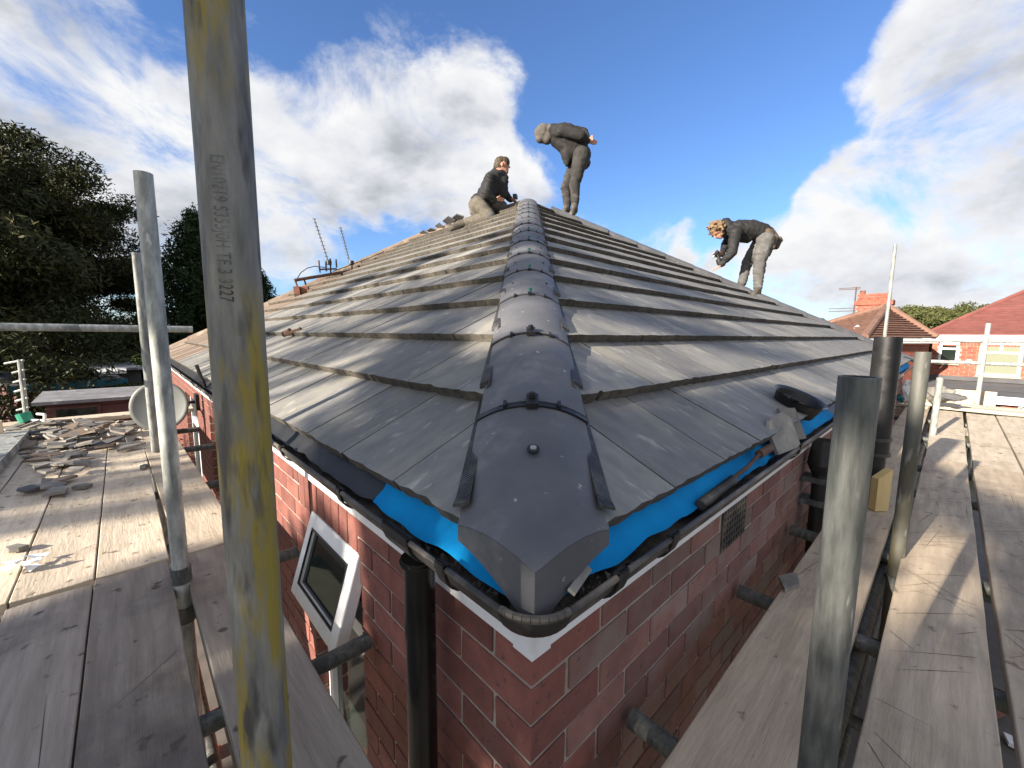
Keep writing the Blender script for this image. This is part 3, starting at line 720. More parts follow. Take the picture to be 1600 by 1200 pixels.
poles = [
    ((-.422, 1.30), 1.074, m_galv, 'tall galvanised scaffold pole, second from the left foreground, rising before the conifer', .3),
    ((-.398, 3.47), 1.125, m_galv, 'slim pale scaffold pole close behind the taller left pole, before the satellite dish', .3),
    ((.241, -.394), .529, m_galvd, 'wide grey cut-off scaffold pole in the right foreground beside the roof edge', -.05),
    ((1.725, -.406), .529, m_galvs, 'dark stained scaffold pole leaning past the brick house, right of the black pipe', .6),
    ((4.84, -.434), .225, m_galv, 'short bright scaffold pole end casting a shadow across the right boards', .2),
    ((7.476, -.771), .77, m_galv, 'galvanised guard pole at the far end of the right platform before the red brick house', 0),
    ((8.75, .30), 2.084, m_galv, 'tall thin scaffold pole standing behind the far hip of the roof', 0),
]
pts_ = []
for (x, y), zt, m, lab, ln in poles:
    t = std('scaffold_pole', (x, y, GZ), (x, y, zt), R, m, lab, 'upright scaffold poles'); coupler(t, x, y, -.41, 'x'); pts_.append(t)
coupler(tA, a1.x, a1.y + .0, -.41, 'x')
mb = MB(); mb.tube((-.422, 1.30, -.29), (-.422, 1.30, -.235), .030, 24); mb.build('collar', m_galvd, pts_[0], smooth=True)
def tubeh(p, q, lab, m=m_galv, group=None, name='scaffold_tube'):
    t = thing(name, p, lab, 'scaffold tube', group); mb = MB(); mb.tube(p, q, R, 24, wall=.004); mb.build('tube', m, t, smooth=True); return t
tubeh((-.115, 3.52, .600), (-2.9, 3.54, .610), 'long horizontal guard rail crossing in front of the dark trees on the left')
tubeh((-1.42, 3.0, .59), (-1.425, 4.6, .585), 'guard rail end poking in at the left edge of the view below the long rail')
tubeh((7.50, .1, .545), (7.50, -4.5, .55), 'upper guard rail across the far end of the right platform')
tubeh((7.51, -.25, .262), (7.50, -4.5, .255), 'lower guard rail across the far end of the right platform')
TZ = -.3641
for x, lab in ((.345, 'nearest'), (1.10, 'second'), (1.82, 'third'), (2.95, 'fourth'), (3.65, 'fifth'), (4.9, 'sixth'), (6.1, 'seventh'), (7.35, 'farthest')):
    tubeh((x, -.018, TZ), (x, -2.0, TZ), '%s cross tube under the boards from the right brick wall outward' % lab, m_galvd, 'cross tubes under the right platform')
for y, lab in ((.675, 'nearest'), (1.39, 'second'), (2.6, 'third'), (3.67, 'fourth'), (4.49, 'farthest')):
    tubeh((-.025, y, TZ), (-1.9, y, TZ), '%s cross tube under the boards from the left brick wall outward' % lab, m_galvd, 'cross tubes under the left platform')
tubeh((-.6, -.36, -.413), (8.9, -.36, -.413), 'long ledger tube running under the right platform', m_galvd)
tubeh((-.372, -.6, -.413), (-.372, 6.0, -.413), 'long ledger tube running under the left platform', m_galvd)
tubeh((.3, -.33, -.95), (8.9, -.33, -.97), 'lower ledger tube seen down the gap beside the right platform', m_galvd)
tubeh((-.38, -.5, -1.05), (-.38, 6.0, -1.05), 'lower ledger tube seen down the gap beside the left platform', m_galvd)
for x in (1.45, 2.05, 3.0): tubeh((x, -.15, -.9), (x, -1.6, -.9), {1.45: 'nearest', 2.05: 'middle', 3.0: 'farthest'}[x] + ' low cross tube deep in the gap beside the right platform', m_galvd, 'low cross tubes')

BT = .038
def board(x0, y0, x1, y1, w, m, label, group, z=-.30, cuts=0, zj=0, z1=None):
    """board along (x0,y0)-(x1,y1) centre line, top at z"""
    v = Vector((x1 - x0, y1 - y0, 0)); L = v.length; ang = math.atan2(v.y, v.x)
    n = max(6, int(L / .12)); wv = 5; mb = MB(); sd = U(0, 100)
    def top(i, j):
        x = -L / 2 + L * i / n; yy = -w / 2 + w * j / wv
        if i in (0, n): x += .004 * noise.noise(Vector((j * .9, sd, 2)))
        if j in (0, wv): yy += .0022 * noise.noise(Vector((x * 4, sd, j)))
        cup = -.0035 * (1 - (2 * j / wv - 1) ** 2) * (1 if sd > 50 else -1)
        return (x, yy, cup + .004 * noise.noise(Vector((x * .7, yy * 3, sd))))
    for i in range(n + 1):
        for j in range(wv + 1): mb.v.append(top(i, j))
    kk = len(mb.v)
    for i in range(n + 1):
        for j in (0, wv): p = top(i, j); mb.v.append((p[0], p[1], p[2] - BT))
    W1 = wv + 1
    for i in range(n):
        for j in range(wv): mb.f.append((i * W1 + j, (i + 1) * W1 + j, (i + 1) * W1 + j + 1, i * W1 + j + 1))
        a, b = kk + 2 * i, kk + 2 * i + 2
        mb.f += [(i * W1, a, b, (i + 1) * W1), (i * W1 + wv, (i + 1) * W1 + wv, b + 1, a + 1), (a, a + 1, b + 1, b)]
    mb.f += [tuple([j for j in range(W1)] + [kk + 1, kk]), tuple([n * W1 + j for j in range(wv, -1, -1)] + [kk + 2 * n, kk + 2 * n + 1])]
    me = mb.mesh('scaffold_board'); fix_normals(me)
    me.polygons.foreach_set('use_smooth', [True] * len(me.polygons)); me.set_sharp_from_angle(angle=math.radians(40))
    o = link('scaffold_board', me, m)
    o.location = ((x0 + x1) / 2, (y0 + y1) / 2, z); o.rotation_euler = (U(-.004, .004), math.atan2(z - (z1 if z1 is not None else z), L), ang)
    bv = o.modifiers.new('b', 'BEVEL'); bv.width = .003; bv.segments = 2; bv.limit_method = 'ANGLE'; bv.angle_limit = math.radians(50)
    tag(o, label, 'scaffold board', group)
    if cuts:
        mb = MB()
        for _ in range(cuts):
            cx, cyy = U(-L / 2 + .1, min(L / 2 - .1, -L / 2 + 4.2)), U(-w / 2, w / 2); a = random.choice([U(-.25, .1), U(-1.0, -.6), U(1.35, 1.7), U(.5, .9), U(-.9, -.7)]); l = U(.04, .22)
            hw = U(.0004, .0011); dv = Vector((math.cos(a), math.sin(a), 0)); nv = Vector((-dv.y, dv.x, 0))
            k = 7; prev = None
            for i in range(k + 1):
                c = Vector((cx, cyy, 0)) + dv * (l * (2 * i / k - 1))
                if abs(c.y) > w / 2 - .004 or abs(c.x) > L / 2 - .01: prev = None; continue
                hh = hw * (1 - abs(2 * i / k - 1)) + .00015
                j = (c.y + w / 2) / w; cup = -.0035 * (1 - (2 * j - 1) ** 2) * (1 if sd > 50 else -1)
                zz = cup + .004 * noise.noise(Vector((c.x * .7, c.y * 3, sd))) + .0007
                q = (c - nv * hh + Vector((0, 0, zz)), c + nv * hh + Vector((0, 0, zz)))
                if prev: mb.add([prev[0], q[0], q[1], prev[1]], [(0, 1, 2, 3)])
                prev = q
        s = mb.build('saw_cuts', m_saw, None, kind='stuff'); s.parent = o
    return o
GL, GR_ = 'boards of the left scaffold platform', 'boards of the right scaffold platform'
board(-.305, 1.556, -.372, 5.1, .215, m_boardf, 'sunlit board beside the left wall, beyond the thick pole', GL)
board(-.295, -.35, -.305, 1.548, .20, m_boardshade, 'shaded board beside the left wall, passing behind the thick yellow pole', GL, z=-.303)
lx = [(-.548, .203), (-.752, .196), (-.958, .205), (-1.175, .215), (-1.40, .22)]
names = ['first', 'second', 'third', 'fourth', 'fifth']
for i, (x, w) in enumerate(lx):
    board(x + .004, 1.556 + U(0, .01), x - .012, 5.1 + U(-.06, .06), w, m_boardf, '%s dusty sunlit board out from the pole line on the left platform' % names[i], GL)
    board(x, -.38 + U(-.05, 0), x + .002, 1.546 - .03 * i, w, m_boardshade, '%s grey shaded board out from the pole line in the left foreground' % names[i], GL, z=-.304, cuts=5)
ry = [(-.253, .213), (-.527, .214), (-.772, .222), (-1.005, .222), (-1.24, .222), (-1.48, .222)]
names = ['narrow weathered', 'first', 'second', 'third', 'fourth', 'fifth']
for i, (y, w) in enumerate(ry):
    if i == 0:
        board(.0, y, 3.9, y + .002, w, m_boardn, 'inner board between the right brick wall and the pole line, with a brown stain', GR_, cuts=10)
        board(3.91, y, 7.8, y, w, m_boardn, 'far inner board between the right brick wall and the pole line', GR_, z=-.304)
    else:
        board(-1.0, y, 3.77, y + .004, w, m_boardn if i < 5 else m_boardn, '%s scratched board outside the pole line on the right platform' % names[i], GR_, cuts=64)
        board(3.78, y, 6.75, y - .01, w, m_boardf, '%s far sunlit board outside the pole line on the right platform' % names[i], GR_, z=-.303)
board(6.95, -.42, 6.93, -3.2, .22, m_boardf, 'board laid across the far end of the right platform', GR_, z=-.26)
board(7.3, -.1, 7.28, -3.2, .22, m_boardf, 'second board laid across the far end of the right platform', GR_, z=-.27)
board(-1.6, 5.28, .0, 5.32, .22, m_boardf, 'board laid across the far end of the left platform under the rubble', GL, z=-.26)

# plywood toe board, left-edge board end, metal sheet
t = thing('toe_board', (7.9, -.2, -.3), 'plain plywood toe board standing at the far end of the right platform', 'toe board')
mb = MB(); mb.box((7.88, -.95, -.36), (7.91, -.10, -.13)); mb.build('panel', m_ply, t)
p = onz(4, 690, -.3); 
t = thing('timber_offcut', (p.x, p.y, -.3), 'pale timber offcut standing at the left edge of the rubble', 'offcut')
mb = MB(); mb.box((p.x - .12, p.y - .02, -.3), (p.x + .01, p.y + .02, -.13)); mb.build('block', m_ply, t)
A_, B_ = onz(-40, 770, -.26), onz(45, 676, -.26); dirv = (B_ - A_).normalized(); sv = Vector((dirv.y, -dirv.x, 0))
t = thing('metal_flashing', A_, 'grey folded metal sheet lying along the left edge beside the broken slates', 'metal sheet')
mb = MB(); prof = [(-.24, .035), (-.12, .028), (-.0, .022), (.012, .035), (.02, -.015), (.014, -.02), (.006, .025), (-.24, .025)]
L_ = (B_ - A_).length; k = len(prof)
for tt in (0, L_): mb.v += [tuple(A_ + dirv * tt + sv * a + Vector((0, 0, b))) for a, b in prof]
mb.f = [(i, (i + 1) % k, k + (i + 1) % k, k + i) for i in range(k)] + [tuple(range(k))[::-1], tuple(range(k, 2 * k))]
mb.build('sheet', m_galv, t)

# broken slates heaped on the left platform
for i in range(130):
    px, py = (U(18, 205), U(664, 705)) if i < 98 else (U(25, 150), U(700, 735))
    if i >= 122: px, py = U(40, 130), U(735, 775)
    p = onz(px, py, -.297)
    if p.x < -1.45 or p.y > 5.3: p = Vector((U(-1.2, -.5), U(3.6, 5.0), -.297))
    sx, sy_ = U(.035, .125), U(.03, .085); k = random.randint(3, 5)
    pile = .05 * max(0, 1 - abs(py - 680) / 30) if i < 98 else .008
    angs = sorted(U(0, 2 * math.pi) for _ in range(k)); 
    if max(b - a for a, b in zip(angs, angs[1:] + [angs[0] + 2 * math.pi])) > 2.4: angs = [2 * math.pi * j / k + U(-.3, .3) for j in range(k)]
    poly = [(math.cos(a) * sx, math.sin(a) * sy_) for a in angs]
    mb = MB(); h = U(.008, .02); mb.v = [(x, y, 0) for x, y in poly] + [(x + U(-.004, .004), y + U(-.004, .004), h) for x, y in poly]
    mb.f = [tuple(range(k))[::-1], tuple(range(k, 2 * k))] + [(j, (j + 1) % k, k + (j + 1) % k, k + j) for j in range(k)]
    kd = i % 5; o = mb.build('broken_slate' if kd else 'broken_tile', m_debris if kd > 1 else (m_felt if kd else m_tileold))
    o.location = (p.x, p.y, -.288 + U(0, 1) * pile + .006); o.rotation_euler = (U(-.28, .28) * (1 if pile > .01 else .2), U(-.28, .28) * (1 if pile > .01 else .2), U(0, 6.3))
    tag(o, *(('broken piece of pale grey slate in the rubble on the left boards', 'broken slate', 'pale grey slates on the left platform') if kd > 1 else ('dark broken piece of slate in the rubble on the left boards', 'broken slate', 'dark slates on the left platform') if kd else ('brown broken roof tile piece in the rubble on the left boards', 'broken tile', 'brown tile pieces on the left platform')))
def slab(name, mm, pts2, h, T, label, cat, group=None):
    mb = MB(); k = len(pts2); mb.v = [tuple(T @ Vector((x, y, 0))) for x, y in pts2] + [tuple(T @ Vector((x, y, h))) for x, y in pts2]
    mb.f = [tuple(range(k))[::-1], tuple(range(k, 2 * k))] + [(j, (j + 1) % k, k + (j + 1) % k, k + j) for j in range(k)]
    o = mb.build(name, mm); c = sum((Vector(v) for v in mb.v), Vector()) / len(mb.v)
    for v in o.data.vertices: v.co -= c
    o.location = c; tag(o, label, cat, group); return o
# small singles on the sunlit boards
for px, py, s, lab in ((225, 731, .035, 'small lump of mortar on the sunlit board beside the left poles'), (130, 762, .04, 'small dark stone alone on the sunlit left boards'), (25, 860, .035, 'thin slate chip on the board gap at the left edge'), (50, 765, .06, 'dark curved tile fragment nearer than the rubble heap')):
    p = onz(px, py, -.295); T = Matrix.Translation(p) @ Matrix.Rotation(U(0, 6), 4, 'Z')
    slab('debris_piece', m_debris, [(-s, -s * .5), (s * .6, -s * .6), (s, s * .2), (0, s * .6), (-s * .8, s * .3)], .018, T, lab, 'debris')
p = onz(45, 885, -.295)
mb = MB()
for i in range(9):
    a = U(0, 6.3); mb.add([p + Vector((math.cos(a) * .02, math.sin(a) * .02, U(0, .03))), p + Vector((math.cos(a + .7) * .08, math.sin(a + .7) * .06, U(0, .035))), p + Vector((math.cos(a + 1.5) * .05, math.sin(a + 1.5) * .06, U(.01, .04)))], [(0, 1, 2)])
o = mb.build('plastic_scrap', m_bag); tag(o, 'crumpled clear plastic scrap where the left boards butt together', 'plastic')
# slate fragment on the inner right board
p = onz(1232, 910, -.297)
slab('slate_fragment', m_debris, [(-.075, .02), (.01, .03), (.075, -.035), (-.01, -.03)], .012, Matrix.Translation(p) @ Matrix.Rotation(.35, 4, 'Z'), 'sharp slate fragment on the edge of the inner right board', 'slate fragment')

# black soil pipe and yellow timber
bx, by = 2.36, -.252
t = thing('soil_pipe', (bx, by, -.30), 'black plastic soil pipe with a collar standing at the right roof edge', 'pipe')
mb = MB(); mb.tube((bx, by, -.02), (bx, by, .585), .057, 40, wall=.004); mb.build('pipe_body', m_black, t, smooth=True)
mb = MB(); mb.tube((bx, by, .045), (bx, by, .062), .064, 40); mb.tube((bx, by, -.035), (bx, by, -.017), .064, 40); mb.build('collar', m_rim, t, smooth=True)
mb = MB(); mb.tube((bx, by, -.30), (bx, by, -.035), .047, 32); mb.build('lower_pipe', m_black, t, smooth=True)
T = Matrix.Translation((bx - .095, by - .045, -.30)) @ Matrix.Rotation(-.72, 4, 'Z')
t = thing('timber_wedge', (bx - .09, by - .045, -.30), 'yellow new timber offcut with a slanted top at the foot of the black soil pipe', 'timber offcut')
mb = MB(); mb.add([T @ Vector(v) for v in ((-.035, -.02, 0), (.035, -.02, 0), (.035, .02, 0), (-.035, .02, 0), (-.035, -.02, .17), (.035, -.02, .22), (.035, .02, .22), (-.035, .02, .17))], [(3, 2, 1, 0), (4, 5, 6, 7), (0, 1, 5, 4), (1, 2, 6, 5), (2, 3, 7, 6), (3, 0, 4, 7)])
mb.build('timber', m_wood, t)
# grey tube stub beside the stained pole
tubeh((2.05, -.40, -.32), (2.05, -.40, -.12), 'short dark tube stub in the gap behind the stained right pole', m_galvd)

# things lying in the right gutter
def corr(p, q, r, label):
    p, q = Vector(p), Vector(q); n = int((q - p).length / .006); d_ = (q - p).normalized(); a = d_.orthogonal().normalized(); b = d_.cross(a); mb = MB()
    for i in range(n + 1):
        rr = r * (1 if i % 2 else .86)
        for j in range(14): t = 2 * math.pi * j / 14; mb.v.append(tuple(p + (q - p) * (i / n) + (a * math.cos(t) + b * math.sin(t)) * rr))
    mb.f = [(i * 14 + j, i * 14 + (j + 1) % 14, (i + 1) * 14 + (j + 1) % 14, (i + 1) * 14 + j) for i in range(n) for j in range(14)] + [tuple(range(13, -1, -1)), tuple(range(n * 14, n * 14 + 14))]
    o = mb.build('corrugated_pipe', m_rim); tag(o, label, 'flexible pipe'); return o
corr((.52, -.082, .160), (.76, -.080, .168), .015, 'short black corrugated pipe lying in the right gutter on blue membrane')
mb = MB(); prev = None
pl = [Vector((.76, -.08, .175)), Vector((.86, -.084, .185)), Vector((.98, -.08, .20)), Vector((1.08, -.085, .205))]
mb.path(pl, .006, 8); mb.tube(pl[2], pl[3], .014, 10)
o = mb.build('bent_rod', m_rust); tag(o, 'rusty bent metal rod in the right gutter beside the corrugated pipe', 'metal rod')
p0 = Vector((1.16, -.075, .205))
slab('loose_slate', m_debris, [(-.11, 0), (.09, 0), (.10, .11), (.05, .14), (-.07, .13), (-.115, .09)], .012, Matrix.Translation((1.255, -.10, .165)) @ Matrix.Rotation(-.12, 4, 'Z') @ Matrix.Rotation(1.15, 4, 'X'), 'large loose slate propped upright in the right gutter', 'loose slate')
slab('loose_slate', m_debris, [(-.05, 0), (.05, 0), (.055, .13), (-.045, .135)], .012, Matrix.Translation((1.43, -.085, .17)) @ Matrix.Rotation(-.35, 4, 'Z') @ Matrix.Rotation(1.1, 4, 'X'), 'narrow loose slate leaning behind the large one in the right gutter', 'loose slate')
slab('loose_slate', m_debris, [(-.03, -.008), (.05, -.012), (.055, .0), (-.03, .006)], .006, Matrix.Translation((.01, -.088, .175)) @ Matrix.Rotation(.35, 4, 'Z') @ Matrix.Rotation(.5, 4, 'X'), 'thin slate sliver in the corner gutter beneath the hip end', 'loose slate')
mb = MB(); n = 20; vs = []
for rr, z in ((.085, 0), (.10, .07), (.112, .075), (.095, .065), (.078, .004)):
    for i in range(n): a = 2 * math.pi * i / n; vs.append(Vector((math.cos(a) * rr * 1.25, math.sin(a) * rr, z)))
T = Matrix.Translation((1.72, -.0, .245)) @ Matrix.Rotation(.42, 4, 'X')
mb.add([T @ v for v in vs], [(r * n + i, r * n + (i + 1) % n, (r + 1) * n + (i + 1) % n, (r + 1) * n + i) for r in range(4) for i in range(n)] + [tuple(range(4 * n, 5 * n))])
mb.tube(T @ Vector((-.11, 0, .06)), T @ Vector((-.19, .01, .09)), .008, 8); mb.tube(T @ Vector((-.18, -.03, .09)), T @ Vector((-.18, .035, .085)), .006, 8)
o = mb.build('plastic_bowl', m_black, smooth=True); tag(o, 'round black plastic fitting with a tap handle at the right eaves behind the loose slates', 'plastic fitting')
# mortar crumbs and leaves in the gutters
mb = MB()
for i in range(300):
    if i % 2: c = Vector((U(.0, 1.6) if i % 4 == 1 else U(-.02, .25), GC + U(-.03, .03), GZ0 - .034 + U(-.004, .010)))
    else: c = Vector((GC + U(-.03, .03), U(-.02, .35) if i % 4 else U(0, 2.2), GZ0 - .034 + U(-.004, .010)))
    s = U(.003, .009); v = [c + Vector((U(-s, s), U(-s, s), U(-s, s))) for _ in range(4)]; mb.add(v, [(0, 1, 2), (0, 2, 3), (0, 3, 1), (1, 3, 2)])
o = mb.build('gutter_debris', m_rim, kind='stuff')

# ------------------------------------------------------------------ satellite dish
c = Vector((-.30, 4.45, -.10)); nrm = (Vector((-.62, -.48, -.02)) - Vector((0, 0, 0))).normalized(); nrm = (CAM - c).normalized() * .9 + Vector((-.35, 0, .05)); nrm.normalize()
a = nrm.orthogonal().normalized(); b = nrm.cross(a); a = Vector((0, 0, 1)).cross(nrm).normalized(); b = nrm.cross(a)
t = thing('satellite_dish', (0, 4.7, -.12), 'grey round satellite dish bracketed to the left brick wall behind the pole', 'satellite dish')
mb = MB(); RN, n = 8, 40
for r in range(RN + 1):
    q = r / RN * .228
    for i in range(n): an = 2 * math.pi * i / n; mb.v.append(tuple(c + a * math.cos(an) * q * .98 + b * math.sin(an) * q * 1.0 + nrm * (q * q * .75)))
mb.f = [(r * n + i, r * n + (i + 1) % n, (r + 1) * n + (i + 1) % n, (r + 1) * n + i) for r in range(RN) for i in range(n)]
o = mb.build('dish', m_dish, t); o.data.polygons.foreach_set('use_smooth', [True] * len(o.data.polygons)); s = o.modifiers.new('s', 'SOLIDIFY'); s.thickness = .006
mb = MB(); back = c - nrm * .03; elb = Vector((-.12, 4.68, -.12))
mb.tube(back, back - nrm * .08, .03, 12); mb.path([back - nrm * .08, elb, Vector((-.005, 4.70, -.12))], .016, 10); mb.box((-.03, 4.62, -.2), (-.001, 4.78, -.04)); mb.build('bracket', m_black, t)

# ------------------------------------------------------------------ yagi aerial standing at the end of the left platform
bse = pt(42, 656, 5.75); topp = pt(31, 562, 5.75)
t = thing('aerial', bse, 'dismantled pale yagi aerial standing on end at the far end of the left platform', 'aerial')
mb = MB(); mb.tube(bse, topp, .018, 10); axd = (topp - bse)
mb.build('boom', m_galv, t)
for i in range(7):
    c = bse + axd * (.06 + .155 * i); mb = MB(); l = .08 if i < 6 else .14; mb.tube(c + RGT * (-l) + Vector((0, 0, -.03)), c + RGT * (.03), .010, 8); mb.build('element', m_galv, t)
mb = MB(); mb.tube(bse + Vector((0, 0, -.02)), bse + Vector((0, 0, .06)) - RGT * .03, .05, 12); mb.build('balun', m_green, t)
mb = MB(); mb.path([bse + RGT * .02, bse + RGT * .16 + Vector((0, 0, -.01)), bse + RGT * .17 + Vector((0, 0, .05)), bse + RGT * .10 + Vector((0, 0, .055))], .011, 8); mb.build('dipole', m_white, t)

# ------------------------------------------------------------------ old aerial and flue blocks on the far left slope
def q63(px, py, X=2.2): 
    d_ = ray(px, py); return CAM + d_ * ((6.9 - CAM.y) / d_.y)
t = thing('tv_aerial', q63(517, 436), 'rusty aerial mast with two leaning rods lying on the old brown tiles', 'aerial')
mb = MB(); mb.tube(q63(460, 438), q63(551, 423), .026, 10); mb.build('mast', m_rust, t)
for a_, b_ in (((491, 342), (514, 412)), ((532, 356), (547, 412))):
    A1, B1 = q63(*a_), q63(*b_); mb = MB(); mb.tube(A1, B1, .009, 8)
    for i in range(12): c = A1 + (B1 - A1) * (i / 12); mb.tube(c - RGT * .025, c + RGT * .025, .007, 6)
    mb.build('rod', m_galvd, t)
for a_, b_ in (((498, 407), (500, 426)), ((525, 405), (526, 418)), ((500, 421), (526, 420)), ((509, 408), (510, 424)), ((516, 404), (517, 430)), ((550, 410), (550, 428)), ((461, 437), (466, 452)), ((475, 436), (478, 445))):
    mb = MB(); mb.tube(q63(*a_), q63(*b_), .014, 8); mb.build('bracket', m_rust, t)
for a_ in (514, 549): mb = MB(); mb.tube(q63(a_, 413.5), q63(a_, 407.5), .043, 10); mb.build('clamp', m_black, t)
mb = MB(); mb.path([q63(*p) for p in ((464, 436), (470, 426), (480, 419), (492, 416), (508, 418))], .007, 6); mb.path([q63(*p) for p in ((520, 424), (540, 417), (556, 411), (575, 404), (600, 393))], .007, 6); mb.build('cable', m_black, t)
for (x0, y0, x1, y1), lab in (((463, 446, 473, 470), 'left reddish flue block standing on the old brown tiles under the mast'), ((474, 446, 486, 468), 'right reddish flue block standing on the old brown tiles under the mast')):
    P = q63((x0 + x1) / 2, y1 + 2); hh = (q63(x0, y0) - q63(x0, y1)).length; ww = (q63(x1, y1) - q63(x0, y1)).length
    t = thing('flue_block', P, lab, 'clay block'); mb = MB(); T = Matrix.Translation(P) @ Matrix.Rotation(YAW - 1.57 + .3, 4, 'Z') @ Matrix.Rotation(-.12, 4, 'Y')
    mb.box((-ww * .46, -.08, -.05), (ww * .46, .12, hh * .55), T); mb.build('block', m_rust, t); mb = MB(); mb.box((-ww * .44, -.07, hh * .551), (ww * .44, .11, hh), T); mb.build('cap', m_terra, t)
# clip lying on the new tiles, rod over the left gutter
def onroofL(px, py, h=0):
    d_ = ray(px, py); k = (EZ + h + (CAM.x - E0) * TT - CAM.z) / (d_.z - TT * d_.x); return CAM + d_ * k
def onroofR(px, py, h=0):
    d_ = ray(px, py); k = (EZ + h + (CAM.y - E0) * TT - CAM.z) / (d_.z - TT * d_.y); return CAM + d_ * k
P, Q = onroofL(443, 524, .05), onroofL(470, 514, .05)
mb = MB(); mb.tube(P, Q, .016, 8); mb.tube(P + Vector((0, 0, .01)), P + (Q - P) * .4 + Vector((0, 0, .02)), .022, 8); o = mb.build('metal_clip', m_rust); tag(o, 'small metal clip lying alone on the new tiles right of the thick pole', 'metal clip')
mb = MB(); mb.tube(Vector((-.09, 3.3, .17)), Vector((-.13, 3.32, .34)), .012, 8); o = mb.build('metal_rod', m_black); tag(o, 'short black rod sticking up from the left gutter', 'metal rod')
for i, (px, py, w, a) in enumerate(((702, 342, .22, .5), (715, 338, .24, .3), (688, 352, .16, .7), (676, 357, .14, .2), (664, 362, .16, .5))):
    d_ = ray(px, py); P = CAM + d_ * ((HX - .1 - CAM.x) / d_.x)
    slab('loose_slate', m_felt, [(-w, -.06), (w, -.08), (w * .9, .1), (-w * .8, .08)], .02, Matrix.Translation(P - Vector((0, 0, .05))) @ Matrix.Rotation(1.2, 4, 'Z') @ Matrix.Rotation(a, 4, 'X'), ['dark loose slate on the ridge beside the kneeling roofer', 'larger dark slate leaning on the ridge behind the kneeling roofer\'s boot', 'pale slate shard on the ridge left of the dark loose slates', 'small slate shard farther down the left ridge', 'last slate shard where the ridge meets the old hip'][i], 'loose slate', 'loose slates on the ridge')

# ------------------------------------------------------------------ trees and bushes
def leaf_mesh(name, pts, size, m, parent, elong=1.6, up=.0, per=1):
    P = np.array(pts, dtype=np.float32); n = len(P); rs = np.random.RandomState(len(P) % 9973 + 3)
    a = rs.normal(size=(n, 3)); a /= np.linalg.norm(a, axis=1)[:, None]
    b = np.cross(a, rs.normal(size=(n, 3))); b /= np.linalg.norm(b, axis=1)[:, None] + 1e-9
    s = (size * rs.uniform(.55, 1.3, n))[:, None]
    a = a * s * elong; b = b * s
    V = np.stack([P - a, P - b * .5, P + a, P + b * .5], 1).reshape(-1, 3)
    me = bpy.data.meshes.new(name); me.vertices.add(4 * n); me.vertices.foreach_set('co', V.ravel())
    me.loops.add(4 * n); me.loops.foreach_set('vertex_index', np.arange(4 * n, dtype=np.int32)); me.polygons.add(n)
    me.polygons.foreach_set('loop_start', np.arange(0, 4 * n, 4, dtype=np.int32)); me.polygons.foreach_set('loop_total', np.full(n, 4, dtype=np.int32)); me.update(calc_edges=True)
    return link(name, me, m, parent)
def broadleaf(label, base, h, rx, rz, nl, size, m, seed, crown_z=.62, lean=(0, 0), clumps=60, group='garden trees', spread=.30, name='tree', skirt=0, tk=1):
    rs = np.random.RandomState(seed); base = Vector(base)
    t = thing(name, base, label, 'tree', group)
    mb = MB(); top = base + Vector((lean[0], lean[1], h * .8))
    mid = base + Vector((lean[0] * .3, lean[1] * .3, h * .4)); mb.tube(base, mid, h * .028 * tk, 10, h * .02 * tk); mb.tube(mid, top, h * .02 * tk, 8, h * .006 * tk)
    cc = base + Vector((lean[0], lean[1], h * crown_z)); pts = []
    for i in range(clumps):
        u = rs.normal(size=3); u /= np.linalg.norm(u); r = rs.uniform(.35, 1) ** .6
        c = Vector((cc.x + u[0] * rx * r, cc.y + u[1] * rx * r, cc.z + u[2] * rz * r))
        if skirt and c.z < base.z + skirt: c.z = base.z + skirt
        st = base + (top - base) * min(.95, max(.25, (c.z - base.z) / h * .75)); k = (c - st) * .5 + Vector((0, 0, .06 * h)) + st
        mb.tube(st, k, h * .008 * tk, 6, h * .005 * tk); mb.tube(k, c, h * .005 * tk, 5, h * .0015)
        cr_ = rs.uniform(.5, 1.2) * spread * rx; n = int(nl / clumps * rs.uniform(.6, 1.4))
        g = rs.normal(size=(n, 3)); g /= np.linalg.norm(g, axis=1)[:, None]; g *= (rs.uniform(0, 1, n) ** .45)[:, None] * np.array([cr_, cr_, cr_ * .6])
        pts.append(np.array(c) + g)
    mb.build('trunk', m_bark, t)
    leaf_mesh('crown', np.concatenate(pts), size, m, t); return t
def conifer(label, base, h, r, nl, size, m, seed):
    rs = np.random.RandomState(seed); base = Vector(base); t = thing('conifer', base, label, 'tree', 'garden trees'); mb = MB(); mb.tube(base, base + Vector((0, 0, h)), h * .02, 8, .02)
    pts = []; nb = 240
    for i in range(nb):
        f = (i + .5) / nb; z = h * (.06 + .94 * f); a = i * 2.399 + rs.uniform(-.3, .3); L = r * (1 - f) ** .75 * rs.uniform(.72, 1.15) + .12
        e_ = base + Vector((math.cos(a) * L, math.sin(a) * L, z + L * .32)); s_ = base + Vector((0, 0, z)); mb.tube(s_, e_, .02, 4, .006)
        n = int(nl / nb * (L / r * 1.6 + .25)); q = rs.uniform(.15, 1.02, n)[:, None]
        pts.append(np.array(s_) * (1 - q) + np.array(e_) * q + rs.normal(size=(n, 3)) * np.array([.10, .10, .13]) * (1.15 - q * .6) * (r / 1.6))
    mb.build('trunk', m_bark, t); leaf_mesh('crown', np.concatenate(pts), size, m, t, elong=2.2)
def gp(px, py, D): p = pt(px, py, D); return Vector((p.x, p.y, GZ))
p = gp(-10, 560, 19); broadleaf('huge dark broadleaf tree filling the left edge of the view', p, 9.6, 3.6, 3.3, 200000, .042, m_leaf, 3, .60, clumps=260, spread=.2)
p = gp(-190, 560, 17); broadleaf('dark broadleaf tree half outside the left edge of the view', p, 8.2, 3.4, 2.9, 60000, .055, m_leaf, 5, .58, clumps=90, spread=.3)
